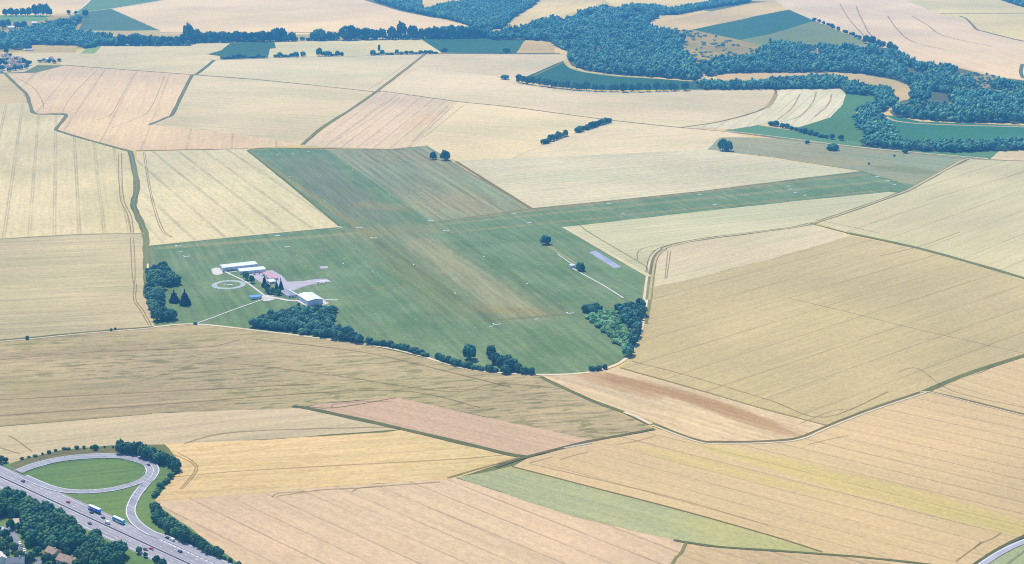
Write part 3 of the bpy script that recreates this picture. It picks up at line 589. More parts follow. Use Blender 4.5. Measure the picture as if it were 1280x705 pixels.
# ------------------------------------------------------------------ trees
def leaf_mat(name, c1, c2, c3, tree=True, cell=1/9.0):
    n = N(name); n.b.inputs['Roughness'].default_value = .75
    c = n.mix(n.ramp(n.noise(n.P, .5 if tree else .35, 3, .6), .4, .65), c1 + (1,), c2 + (1,))
    if tree:
        oi = n.n('ShaderNodeObjectInfo')
        c = n.mix(n.m_('MULTIPLY', n.ramp(oi.outputs['Random'], .45, 1.0), .7), c, c3 + (1,))
        f = n.ramp(n.m_('FRACT', n.m_('MULTIPLY', oi.outputs['Random'], 7.3)), 0, 1, .78, 1.25)
    else:
        vo = n.n('ShaderNodeTexVoronoi'); vo.inputs['Scale'].default_value = cell; n.set(vo.inputs['Vector'], n.mix(1.0, n.P, (1, 1, .001, 1), 'MULTIPLY'))
        se = n.n('ShaderNodeSeparateColor'); n.nt.links.new(vo.outputs['Color'], se.inputs[0])
        c = n.mix(n.m_('MULTIPLY', n.ramp(se.outputs[0], .45, 1.0), .85), c, c3 + (1,))
        f = n.m_('MULTIPLY', n.ramp(se.outputs[1], 0, 1, .6, 1.6), n.ramp(n.noise(n.P, 1/70.0, 3), .3, .7, .85, 1.15))
    c = n.scale(c, f)
    n.set(n.b.inputs['Base Color'], c)
    return n.m
LEAF = leaf_mat('leaf', (.026,.088,.052), (.050,.130,.060), (.085,.165,.055))
LEAFB = leaf_mat('airfield_leaf', (.026,.090,.066), (.048,.135,.078), (.085,.17,.068))
LEAFL = leaf_mat('light_leaf', (.05,.115,.045), (.075,.15,.05), (.09,.15,.05))
NEEDLE = leaf_mat('needle', (.014,.045,.052), (.022,.06,.06), (.03,.07,.06))
WOODL = leaf_mat('wood_leaf', (.032,.120,.085), (.055,.160,.10), (.13,.24,.11), False)
BARK = flat('bark', (110,96,80), .5, .95, .1, .2, 2)

def ico(sub):
    bm = bmesh.new(); bmesh.ops.create_icosphere(bm, subdivisions=sub, radius=1)
    v = np.array([x.co[:] for x in bm.verts]); f = np.array([[w.index for w in q.verts] for q in bm.faces]); bm.free(); return v, f
ICO1, ICO2 = ico(1), ico(2)

def crown_arrays(seed, kind, lod):
    """unit crown (1 wide radius, 1 tall total height): many foliage lumps with ragged leaves; returns verts, tris"""
    r = np.random.default_rng(seed); V = []; F = []; nb = 0
    iv, jf = (ICO2 if lod == 0 else ICO1)
    def lump(c, s):
        nonlocal nb
        d = 1 + r.normal(0, .17 if lod == 0 else .10, len(iv))[:, None]
        v = iv * d * np.array(s) + np.array(c); V.append(v); F.append(jf + nb); nb += len(v)
    def leaves(c, s, k, size):
        nonlocal nb
        dirs = r.normal(size=(k, 3)); dirs /= np.linalg.norm(dirs, axis=1)[:, None]
        p = np.array(c) + dirs * np.array(s) * r.uniform(.9, 1.28, (k, 1))
        a = r.normal(size=(k, 3)); a /= np.linalg.norm(a, axis=1)[:, None]; b = np.cross(a, dirs); b /= np.linalg.norm(b, axis=1)[:, None] + 1e-6
        a = a*size; b = b*size
        v = np.stack([p - a, p + b, p + a], 1).reshape(-1, 3); V.append(v)
        F.append(np.arange(3*k).reshape(-1, 3) + nb); nb += 3*k
    if kind == 'conifer':
        tiers = 9 if lod == 0 else 5
        for i in range(tiers):
            t = i/(tiers-1); z = .10 + .86*t; rad = (1-t)**.8*.95 + .06
            m = max(1, int((7 if lod == 0 else 4)*(1-t)+1)); ph = r.uniform(0, 6.28)
            for j in range(m):
                an = ph + 2*math.pi*j/m + r.normal(0, .2); q = rad*.58 if m > 1 else 0
                s = (max(.12, rad*.45),)*2 + (.085,)
                c = (q*math.cos(an), q*math.sin(an), z + r.normal(0, .015)); lump(c, s); leaves(c, s, 10 if lod == 0 else 4, .10)
        return np.concatenate(V), np.concatenate(F)
    nl = {0: 26, 1: 6}[lod]
    lo = .10 if kind == 'tree' else .03
    zc = (1+lo)/2; hz = (1-lo)/2
    if kind == 'poplar': lo = .12; zc = .56; hz = .44
    for i in range(nl):
        if i == 0: c = (0, 0, zc); s = (.62, .62, hz*.72)
        else:
            z = 1 - 1.75*(i + r.uniform(-.3, .3))/nl; an = i*2.399 + r.normal(0, .35); q = math.sqrt(max(.05, 1 - z*z))*r.uniform(.5, .82)
            c = (q*math.cos(an), q*math.sin(an), zc + z*hz*.74)
            k = r.uniform(.2, .36) if lod == 0 else r.uniform(.36, .52); s = (k, k, k*hz*(1.55 if lod == 0 else 1.15))
        lump(c, s)
        if i or lod: leaves(c, s, 14 if lod == 0 else 8, .085 if lod == 0 else .10)
    return np.concatenate(V), np.concatenate(F)

def np_mesh(name, V, F, mat):
    me = bpy.data.meshes.new(name); V = np.ascontiguousarray(V, dtype=np.float32); F = np.ascontiguousarray(F, dtype=np.int32)
    me.vertices.add(len(V)); me.vertices.foreach_set('co', V.ravel())
    me.loops.add(F.size); me.loops.foreach_set('vertex_index', F.ravel())
    me.polygons.add(len(F)); me.polygons.foreach_set('loop_start', np.arange(0, F.size, 3, dtype=np.int32))
    me.update(calc_edges=True); me.validate()
    if mat: me.materials.append(mat)
    return me

def trunk_mesh(name, kind, seed):
    r = random.Random(seed); b = MB(); top = .62 if kind != 'conifer' else .9
    b.cyl((0, 0, -.02), (r.uniform(-.03, .03), r.uniform(-.03, .03), 1), .075, .03, top*.75, 8)
    if kind != 'conifer':
        for i in range(5):
            an = i*1.26 + r.uniform(-.3, .3); b.cyl((0, 0, .2 + .05*i), (math.cos(an)*.75, math.sin(an)*.75, .55), .035, .012, .5, 6)
    me = bpy.data.meshes.new(name); me.from_pydata(b.v, [], b.f); me.update(); me.materials.append(BARK); return me

CR = {}
for kind, cnt in (('tree', 7), ('bush', 4), ('conifer', 3), ('poplar', 2)):
    for i in range(cnt):
        V, F = crown_arrays(100*len(CR) + i, kind, 0)
        for mname, mat in (('leaf', LEAF), ('air', LEAFB), ('light', LEAFL)):
            if kind == 'conifer' and mname != 'leaf': continue
            CR[(kind, mname, i)] = np_mesh('crown', V, F, NEEDLE if kind == 'conifer' else mat)
        CR[(kind, 'trunk', i)] = trunk_mesh('trunk', kind, i)
NV = {'tree': 7, 'bush': 4, 'conifer': 3, 'poplar': 2}
LOD = [crown_arrays(900+i, 'tree', 1) for i in range(6)]; LOD0 = [crown_arrays(950+i, 'tree', 0) for i in range(6)]

def plant(xy, h, wd, kind='tree', mat='leaf', label='', group=None, z=0.5, name=None, cat=None):
    i = random.randrange(NV[kind]); mk = 'leaf' if kind == 'conifer' else mat
    nm = name or {'tree': 'broadleaf_tree', 'bush': 'bush', 'conifer': 'conifer_tree', 'poplar': 'poplar_tree'}[kind]
    root = empty(nm, (xy[0], xy[1], z), random.uniform(0, 6.28), (wd/2, wd/2*random.uniform(.88, 1.12), h))
    c = bpy.data.objects.new('crown', CR[(kind, mk, i)]); COL.objects.link(c); c.parent = root
    t = bpy.data.objects.new('trunk', CR[(kind, 'trunk', i)]); COL.objects.link(t); t.parent = root
    tag(root, label, cat or {'bush': 'bush'}.get(kind, 'tree'), group)
    return root
def plant_px(x, y, hp, wp, **k):
    s = mpp(y); return plant(px(x, y), hp*s/math.cos(R(16)), wp*s, **k)

def inside(p, poly_):
    x, y = p; r_ = False; j = len(poly_)-1
    for i in range(len(poly_)):
        xi, yi = poly_[i]; xj, yj = poly_[j]
        if (yi > y) != (yj > y) and x < (xj-xi)*(y-yi)/(yj-yi)+xi: r_ = not r_
        j = i
    return r_
def to_px(x, y, z):
    ry, rz = y - CAMY, z - CAMH
    dep = ry*math.cos(PITCH) - rz*math.sin(PITCH); up = ry*math.sin(PITCH) + rz*math.cos(PITCH)
    return (640 + FPX*x/dep, 352.5 - FPX*up/dep)
def scatter(pts, sp, holes=(), jit=.38, top=0.0):
    """jittered hexagonal planting inside a surveyed outline (metres)"""
    W = [px(*p) for p in pts]; Hs = [[px(*p) for p in h] for h in holes]
    xs = [p[0] for p in W]; ys = [p[1] for p in W]; out = []; row = 0; y = min(ys)
    while y < max(ys):
        x = min(xs) + (row % 2)*sp/2
        while x < max(xs):
            q = (x + random.uniform(-jit, jit)*sp, y + random.uniform(-jit, jit)*sp)
            if inside(q, W) and not any(inside(q, h) for h in Hs) and (not top or inside(to_px(q[0], q[1], top), pts)): out.append(q)
            x += sp
        y += sp*.866; row += 1
    return out
def along(pts, sp, jit=.25, side=0.0, world=False):
    W = pts if world else [px(*p) for p in pts]; W = smooth_px(W, 6); out = []; acc = 0
    for a, b in zip(W, W[1:]):
        L = math.dist(a, b)
        if L < 1e-6: continue
        d = ((b[0]-a[0])/L, (b[1]-a[1])/L)
        while acc < L:
            t = acc + random.uniform(-jit, jit)*sp; e = random.uniform(-jit, jit)*sp*.6 + side
            out.append((a[0]+d[0]*t-d[1]*e, a[1]+d[1]*t+d[0]*e)); acc += sp
        acc -= L
    return out

FLOOR = C('woodland_floor', (92,112,84), ls=0, at=600, col2=(112,124,92), mot=.9)
def wood(pts, sp, h, label, name='far_wood', floor=True, holes=(), hv=.3, keep=1.0, mat=None, wf=1.3, lod=1, tf=.62, glades=0):
    """a far-off wood that reads as one mass"""
    S = [q for q in scatter(pts, sp, holes, top=h*tf) if random.random() < keep]
    for _ in range(glades):
        gx, gy = random.choice(S); ga, gb = random.uniform(12, 30), random.uniform(30, 80)
        S = [q for q in S if ((q[0]-gx)/ga)**2 + ((q[1]-gy)/gb)**2 > 1]
    V = []; F = []; nb = 0
    for (x, y) in S:
        v, f = (LOD if lod else LOD0)[random.randrange(6)]; an = random.uniform(0, 6.28); ca, sa = math.cos(an), math.sin(an)
        hh = h*random.uniform(1-hv, 1+hv); ww = sp*wf/2*random.uniform(.6, 1.4)
        q = np.empty_like(v); q[:, 0] = (v[:, 0]*ca - v[:, 1]*sa)*ww + x; q[:, 1] = (v[:, 0]*sa + v[:, 1]*ca)*ww + y; q[:, 2] = v[:, 2]*hh + .3
        V.append(q); F.append(f + nb); nb += len(v)
    me = np_mesh(name, np.concatenate(V), np.concatenate(F), mat or WOODL)
    o = bpy.data.objects.new(name, me); COL.objects.link(o); tag(o, label, 'wood', None, 'stuff')
    if floor:
        poly('woodland_floor', [px(*p) for p in pts], Z*9.5, FLOOR)
    return len(S)

NW = 0
glade = C('glade_grass', (168,172,166), ls=0, at=100, mot=.9, col2=(140,158,152))
for k_, hp_ in enumerate(([(1188,91),(1244,94),(1266,107),(1215,111),(1184,103)],[(1218,112),(1270,111),(1279,122),(1230,124)],[(998,61),(1024,60),(1028,73),(1004,74)],[(1070,56),(1092,56),(1098,65),(1076,64)])):
    poly('rough_grass', [px(*p) for p in hp_], Z*10 + .01*k_, glade)
NW += wood([(452,-20),(470,3),(505,13.5),(530,18.5),(528,10),(524,-4),(520,-20)], 11, 16, 'small dark wood at the top edge above the wide pink wheat field')
NW += wood([(530,19),(529,12),(536,10),(560,4),(600,-2),(640,-12),(684,-12),(668,6),(640,24),(628,36),(600,38),(580,30),(560,24.5)], 11, 17, 'dense dark wood at the top centre between two pale wheat strips')
NW += wood([(590,44),(600,40),(628,38),(640,36),(662,31),(690,22),(705,25),(722,16),(742,11),(760,7),(790,12),(820,14),(824,22),(806,29),(815,34),(835,38),(858,46),(850,60),(868,76),(880,95),(868,101),(820,96.5),(770,93.5),(732,88.5),(714,82),(709,73),(712,66),(694,58),(690,52),(655,50),(620,50)], 11.5, 17,
           'large dense blue-green wood in the valley above the dark teal crop', holes=[[(742,58),(752,59),(752,72),(744,72)]], hv=.48, glades=22, keep=.9)
NW += wood([(774,10),(800,14),(824,19),(845,19),(882,11.5),(936,3.5),(940,-1),(930,-3),(880,6),(840,12.5),(815,9),(790,8)], 11, 14, 'narrow dark wood belt running up to the top edge beside the pale field', tf=.15)
NW += wood([(872,80),(900,74),(935,72),(946,64),(965,53),(1000,56),(1040,58),(1090,57),(1118,64),(1150,80.5),(1202,86),(1240,96),(1290,102),(1480,112),(1480,162),(1280,154.5),(1200,153),(1145,149),(1118,146),(1112,140),(1126,126),(1138,124),(1141,110),(1122,100),(1082,93),(1045,90.5),(960,91),(915,91.5),(885,96),(876,90)], 11.5, 17,
           'large dense wood filling the right of the valley below the pink wheat field', holes=[[(1192,92),(1240,95),(1262,106),(1215,109),(1188,102)],[(1222,113),(1266,112),(1275,121),(1232,123)],[(1000,62),(1022,61),(1026,72),(1006,73)],[(1072,57),(1090,57),(1096,64),(1078,63)]], keep=.86, hv=.48, glades=34)
NW += wood([(866,104),(900,104.5),(925,105),(960,102),(985,100),(1020,97),(1042,97),(1078,108),(1112,112),(1124,127),(1110,136),(1098,143),(1104,150),(1118,165),(1126,184),(1090,180),(1080,166),(1070,158),(1068,146),(1076,136),(1094,128),(1098,121),(1058,117),(1050,111),(1000,111.5),(940,112),(880,112.5)], 11, 15,
           'curving belt of dark trees between the two strips of valley fields at right', tf=.4, hv=.4)
NW += wood([(1085,176),(1130,181),(1200,181),(1280,179),(1480,186),(1480,196),(1280,187),(1255,188.5),(1200,191),(1130,188),(1075,182)], 10.5, 13, 'long dark tree belt below the right-hand teal crop', tf=.1)
NW += wood([(1232,-20),(1250,0),(1285,11),(1500,42),(1500,-20)], 12, 18, 'dark wood in the top right corner behind the far pale field')
NW += wood([(-200,42),(-20,40),(8,43),(30,38),(60,30),(84,25),(98,22),(104,26),(92,34),(96,40),(118,43),(140,45),(160,49),(150,57.5),(128,57),(108,61),(95,57),(40,56),(28,62),(-20,61),(-200,66)], 11, 15, 'dark wood along the valley at the far left with white houses among it', keep=.85, tf=.4, glades=8, hv=.42)
NW += wood([(840,60),(850,46),(900,50),(950,58),(945,72),(900,74),(868,78)], 15, 5, 'sparse scrub of low bushes on the grey-green slope at the valley edge', name='scrub', floor=False, keep=.16, wf=.8, tf=0, hv=.6)
NW += wood([(985,60),(1040,58),(1000,72),(960,70)], 16, 9, 'loose scrub of bushes below the pale teal meadow', name='scrub', floor=False, keep=.35, wf=.8, tf=0)
NW += wood([(800,32),(840,36),(900,48),(860,48),(830,40)], 14, 7, 'thin line of scrub above the grey-green slope', name='scrub', floor=False, keep=.35, wf=.8, tf=0)

NW += wood([(1192,92),(1240,95),(1262,106),(1215,109),(1188,102)], 13, 6, 'scrub of scattered bushes in the upper clearing of the right hillside wood', name='scrub', floor=False, keep=.4, wf=.85, tf=0, hv=.6)
NW += wood([(1222,113),(1266,112),(1275,121),(1232,123)], 13, 6, 'scrub of scattered bushes in the lower clearing of the right hillside wood', name='scrub', floor=False, keep=.4, wf=.85, tf=0, hv=.6)
TN = 0
# --- hedgerow trees far off, one by one
gl = 'row of hedgerow trees along the foot of the wide pink field'
lab = 'blue-green hedgerow tree in the row along the foot of the wide pink wheat field'
plant_px(236, 54, 22, 15, kind='tree', mat='air', label='tallest dark tree clump in the far hedgerow left of the wide pink field', group=None)
x = 158
for xx, hp, wp in [(152,11,13),(162,10,12),(171,12,14),(180,10,11),(188,10,11),(196,10,11),(205,9,10),(213,9,10),(222,9,11),(229,11,11),(245,13,14),(254,10,11),(262,11,12),(270,10,11),(279,11,12),(288,10,11),(297,11,12),(306,10,11),(314,9,11),(322,9,10),(328,11,12),(337,10,10),(345,13,13),(351,13,12),(365,9,10),(378,4,6),(400,12,13),(393,9,9),(412,9,9),(420,8,9),(431,14,14),(439,15,15),(446,12,11),(457,12,12),(464,11,12),(470,10,9),(478,11,11),(490,13,11),(502,17,12),(516,14,13),(527,10,9),(536,11,11),(545,12,12),(554,12,13),(563,13,14),(572,12,12),(580,12,13),(589,12,13),(598,9,11),(607,9,11)]:
    yb = 54.5 - (xx-150)*.0165 if xx > 240 else 56.5
    plant_px(xx, yb + random.uniform(-.3, .3), hp*1.12, wp*1.18, mat='air', label=lab, group=gl); TN += 1
for xx in list(range(150, 372, 7)) + list(range(386, 476, 9)) + list(range(486, 660, 7)):
    plant_px(xx + random.uniform(-2, 2), 54.8 - (xx-150)*.0165 if xx > 240 else 56.8, random.uniform(3.5, 6.5), random.uniform(9, 12), kind='bush', mat='air', label='low bush filling the gaps under the far hedgerow trees', group='bushes under the far hedgerow')
lab = 'low hedge bush beside the white track above the pale fields'
for xx in list(range(281, 335, 6)) + list(range(345, 372, 5)) + [405, 410, 416, 422, 427] + list(range(466, 546, 6)):
    plant_px(xx, 73.2 - (xx-280)*.0235 if xx < 550 else 66.6, random.choice((2.2, 3, 4, 5.5)), random.uniform(6, 10), kind='bush', mat='air', label=lab, group='hedge bushes above the pale fields')
plant_px(474, 65.5, 9, 4, kind='poplar', mat='air', label='small upright tree sticking up out of the far low hedge')
plant_px(399, 70, 9, 9, mat='air', label='round tree standing above the far hedge below the pale green wheat')
plant_px(379, 71, 6, 7, mat='air', label='small tree left of the round tree in the far hedge')
ribbon('verge', [(545,67.3),(600,67.2),(655,67),(700,66.6)], 9, Z*14, C('far_hedge_grass', (74,120,130), ls=0, at=67), 3, jitter=.3)
for xx, hp in [(555,5),(633,5)]: plant_px(xx, 65, hp, 9, kind='bush', mat='air', label='small dark bush at the foot of the far dark teal crop', group='bushes by the far teal crop')
lab = 'tree in the straight tree belt along the lower edge of the dark teal valley crop'
for q in along([(648,103),(665,106),(690,109.5),(720,112.5),(760,114.5),(800,114.5),(860,112.8)], 17):
    plant(q, random.uniform(15, 21), random.uniform(15, 20), mat='air', label=lab, group='tree belt along the valley crop')
plant_px(631, 99, 5, 12, kind='bush', mat='air', label='dark bush at the left end of the valley tree belt')
lab = 'clump tree above the green meadow at the far left'
for xx, hp, wp in [(7,8,8),(14,9,9),(21,8,8),(29,9,8),(36,10,8),(44,13,9),(51,14,9),(58,13,10),(63,9,6)]:
    plant_px(xx, 19.8, hp, wp, mat='air', label=lab, group='clump of trees at the far left')
for xx, yy, hp in [(86,18,5),(95,18,4),(107,21,8),(99,26,6),(10,34,9),(22,36,8),(30,36,9),(3,36,10)]:
    plant_px(xx, yy, hp, hp*1.1, mat='air', label='scattered tree among the far left houses', group='trees among the far left houses')
lab = 'field-edge tree on the line between the teal meadow and the pink wheat'
for q in along([(1020,27),(1045,37),(1068,46),(1085,53)], 34): plant(q, random.uniform(7, 14), random.uniform(9, 15), mat='air', label=lab, group='trees between meadow and pink wheat')
for xx, yy, hp in [(1082,54,9),(1090,56,10),(1098,58,8),(1103,60,8),(1112,63,10),(1118,66,9)]: plant_px(xx, yy, hp, hp, mat='air', label='tree at the corner of the valley wood below the pink wheat', group='trees at the wood corner')
lab = 'bush in the diagonal hedge above the lower meadow'
for q in along([(962,157),(985,161),(1010,168),(1035,173),(1058,177)], 15): plant(q, random.uniform(6, 11), random.uniform(10, 15), kind='bush', mat='air', label=lab, group='diagonal hedge above the lower meadow')
for k_, (seg_, lab) in enumerate(((((680,180),(694,174.5),(708,170)), 'tree in the lower of two short hedges in the cream wheat'), (((722,166),(742,159),(762,153)), 'tree in the upper of two short hedges in the cream wheat'))):
    for q in along(seg_, 11): plant(q, random.uniform(7, 12), random.uniform(10, 14), kind='bush', mat='air', label=lab, group=('lower', 'upper')[k_] + ' short hedge in the wheat')
# --- lone trees
plant_px(541.5, 199.3, 9, 9, kind='bush', mat='air', label='smaller of two dark bushes at the top edge of the striped grass'); plant_px(556.5, 200.3, 11, 13, kind='bush', mat='air', label='larger of two dark bushes at the top edge of the striped grass')
plant_px(903, 188.5, 14, 13, kind='bush', name='broadleaf_tree', cat='tree', mat='air', label='tall left half of the dark tree clump at the corner of the grey-green wheat'); plant_px(911, 188.5, 11, 11, kind='bush', mat='air', label='lower right half of the dark tree clump at the corner of the grey-green wheat')
plant_px(682, 305.5, 10, 14, kind='bush', mat='air', label='lone round dark bush on the airfield turf right of the runway')
plant_px(725.5, 338.5, 9.5, 13, kind='bush', mat='air', label='dark bush beside the small white hut on the airfield')
plant_px(587, 449, 18, 18, kind='bush', name='broadleaf_tree', cat='tree', mat='air', label='lone rounded tree above the dark hedge on the airfield edge')
for xx, yy, hp, wp in [(614,447,14,13),(620,455,13,14),(628,459,13,14),(635,455,11,12),(636,463,13,14),(643,461,12,12),(648,465,10,11),(632,467,10,12),(655,467,8,10),(664,467.5,7,10)]:
    plant_px(xx, yy, hp, wp*1.1, kind='bush', name='broadleaf_tree', cat='tree', mat='air', label='tree in the rounded clump right of the lone airfield tree', group='rounded clump on the airfield edge')
for xx, yy, hp, wp, lb in [(1041,187.5,7,17,'broad dark bush in the grey-green pasture by the meadow'),(1009,180,4,6,'small dark bush at the top of the grey-green pasture'),(1131,191.5,5,8,'pale green bush at the edge of the pasture right of the broad bush'),(1086,206,2.6,3.4,'tiny dark bush alone in the middle of the pasture'),(1118,196,2.4,3.2,'tiny dark bush in the pasture below the meadow edge'),
                           (34,424.5,4,5,'small round bush beside the lane at the far left'),(139,414,3,3.5,'left of two tiny bushes beside the lane'),(144,412.5,2.6,3.2,'right of two tiny bushes beside the lane'),(244,405.5,2.6,6,'low dark bush where the airfield path meets the lane')]:
    plant_px(xx, yy, hp, wp, kind='bush', mat='air', label=lb)
plant_px(218, 378, 15, 13, kind='conifer', label='left of two dark conifers on the airfield lawn'); plant_px(231.5, 381.5, 18, 15, kind='conifer', label='right and larger of two dark conifers on the airfield lawn')
lab = 'tree in the dark grove along the left edge of the airfield'
for q in scatter([(187,336),(206,332),(222,348),(222,358),(206,358),(202,376),(206,386),(234,396),(233,401),(198,403),(189,390),(186,365)], 10.4, top=8):
    plant(q, random.uniform(9.5, 13.5), random.uniform(12.5, 16.5), mat='air', label=lab, group='grove along the left airfield edge')
plant_px(307.5, 350, 10, 8, mat='air', label='leftmost dark round tree beside the airfield path'); plant_px(315, 354, 9, 8, mat='air', label='dark round tree beside the path just right of the leftmost one')
for xx, yy, hp, wp in [(331,359,13,8),(334,364,9,9),(341,368,8,9),(336,367,7,8),(346,365,14,6),(351.5,364.5,15,7),(348,369,7,8)]:
    plant_px(xx, yy, hp, wp, kind='conifer' if hp > 12 else 'tree', mat='air', label='dark conifer standing among the airfield buildings' if hp > 12 else 'dark round tree among the conifers by the airfield buildings', group='conifers by the buildings' if hp > 12 else 'round trees by the buildings')
# --- airfield copses
COPSE = leaf_mat('copse_leaf', (.024,.082,.066), (.042,.120,.08), (.06,.14,.068), False)
THICK = leaf_mat('thicket_leaf', (.075,.19,.075), (.11,.24,.085), (.17,.25,.10), False, 1/6.0)
wood([(305,407),(322,398),(340,391),(362,386),(372,382),(384,386),(400,382),(420,383),(424,391),(412,397),(420,408),(440,412),(458,425),(466,431),(440,429),(400,421),(350,415)], 6.2, 8.0, 'dense dark copse below the big white hangar beside the white lane', name='copse', wf=1.45, lod=0, mat=COPSE, tf=.8, floor=False)
lab = 'low tree in the hedge on the airfield side of the white lane'
for q in along([(462,430),(490,434),(515,440),(535,446.5)], 5) + along([(548,449),(560,453.5),(580,459),(600,462.5),(625,465.5)], 5):
    plant(q, random.uniform(3.2, 7), random.uniform(6.5, 10), kind='bush', mat='air', label=lab, group='hedge along the white lane')
wood([(772,383),(776,379),(792,380),(804,375),(803,405),(797,428),(789,443),(777,452),(773,451),(788,432),(789,412),(774,397)], 7.2, 9.5, 'dark copse at the right edge of the airfield against the white lane', name='copse', lod=0, mat=COPSE, tf=.8, floor=False)
for q in scatter([(729,388),(744,384),(752,387),(748,393),(734,396)], 8.5):
    plant(q, random.uniform(6, 8.5), random.uniform(8.5, 11), mat='air', label='dark tree at the left tip of the pale green thicket', group='dark trees at the thicket tip')
wood([(732,396),(752,386),(770,389),(778,404),(790,414),(792,432),(786,442),(766,428),(752,414)], 5.6, 4.2, 'pale green thicket of shrubs left of the dark copse on the airfield', name='thicket', lod=0, mat=THICK, tf=.6, floor=False)
for q in along([(738,464),(748,463),(758,461)], 5.5): plant(q, random.uniform(3.5, 5), random.uniform(5.5, 7.5), kind='bush', mat='air', label='low dark bush in the short hedge at the bottom of the airfield', group='short hedge at the airfield bottom')
# --- motorway hedges
lab = 'dark tree in the belt round the outside of the motorway loop'
for q in along([(149,563),(160,564),(175,567.5),(190,572.5),(203,578.5),(213,584),(219,590)], 6.6, side=1.5) + along([(152,566),(172,570),(192,576),(208,583)], 7.5, side=-1):
    plant(q, random.uniform(7.5, 10), random.uniform(7.5, 10), label=lab, group='tree belt round the loop')
for q in along([(219,592),(212,601),(200,611),(193,622)], 6.5): plant(q, random.uniform(2.5, 5), random.uniform(5, 7), kind='bush', label='dark bush between the loop verge and the gold wheat', group='bushes by the loop verge')
lab = 'dark tree in the hedge between the slip road and the pinkish wheat'
for q in along([(192,640),(203,652),(218,664),(240,678),(246,682)], 6.0, side=1) + along([(198,650),(215,664),(236,678)], 6.5, side=-2.5) + along([(250,685),(260,690),(274,697)], 6):
    plant(q, random.uniform(6, 8.5), random.uniform(6.5, 9), label=lab, group='hedge between slip road and wheat')
for xx, yy, hp in [(281,699.5,4),(288,703,5),(298,711,8),(306,716,8)]: plant_px(xx, yy, hp, hp*1.4, kind='bush', label='bush at the lower end of the slip road hedge', group='bushes ending the slip road hedge')
for q in along([(28,574.5),(50,569.5),(80,562.5),(112,560.3),(146,560)], 6.2): plant(q, random.uniform(1.4, 2.6), random.uniform(2.2, 5), kind='bush', label='tiny shrub in the row on top of the loop embankment', group='shrubs on the loop embankment')
plant_px(119, 562.5, 6.5, 7, label='lone small tree in the shrub row above the loop road')
for xx, yy, hp, wp in [(2,579,9,10),(8,578.5,6,6),(-6,580,10,11)]: plant_px(xx, yy, hp, wp, label='dark tree at the left edge beside the motorway embankment', group='trees at the left edge by the embankment')
# --- foreground wood, bottom left
lab = 'dark tree in the dense foreground wood below the motorway'
for q in scatter([(-14,610),(0,616),(20,620),(50,633),(70,643),(90,653),(112,666),(132,676),(152,686),(160,692),(150,701),(168,703),(180,712),(120,716),(100,700),(96,694),(74,690),(60,690),(44,688),(34,678),(28,664),(34,656),(16,650),(-14,648)], 8.6, top=6):
    plant(q, random.uniform(9, 13), random.uniform(10.5, 14), label=lab, group='foreground wood below the motorway')
lab = 'garden tree among the houses at the bottom left'
for xx, yy, hp, wp in [(6,672,10,12),(12,682,11,12),(4,686,12,14),(18,690,11,12),(24,698,10,12),(8,698,9,11),(34,704,11,12),(40,700,10,11),(56,704,10,11),(68,703,9,10),(47,693,9,11),(60,712,9,10),(96,712,12,13),(84,694,9,10),(-4,668,11,13),(14,662,12,12),(24,664,10,10),(30,672,10,10),(36,683,10,10),(76,704,9,10),(92,703,9,10),(61,699,7,8),(79,713,10,11),(104,709,10,11)]:
    plant_px(xx, yy, hp, wp, mat='light' if random.random() < .35 else 'leaf', label=lab, group='garden trees at the bottom left')
for xx, yy, hp, wp in [(174,692,8,9),(182,697,6,6),(196,705,10,10),(204,708,9,10)]: plant_px(xx, yy, hp, wp, label='roadside tree at the lower end of the foreground wood', group='roadside trees by the motorway')
# village trees
lab = 'dark tree round the small village at the far left'
for xx, yy, hp, wp in [(1,82,9,10),(-6,78,9,10),(3,88,6,8),(31,80,6,7),(36,82,6,7),(33,86,5,7),(26,87,5,7),(19,88,5,7),(12,89,4,7),(8,67,7,6),(36,62,6,9),(62,78,4,6),(13,71,4,5),(20,76,4,5),(9,76.5,4,5),(24,80.5,4,5),(29,77,4,5),(7,82,5,6),(19,84.5,4,5),(55,76.5,3,5),(68,79,4,6),(74,77,3.5,6),(50,78,3,6)]:
    plant_px(xx, yy, hp, wp, mat='air', label=lab, group='trees round the village')

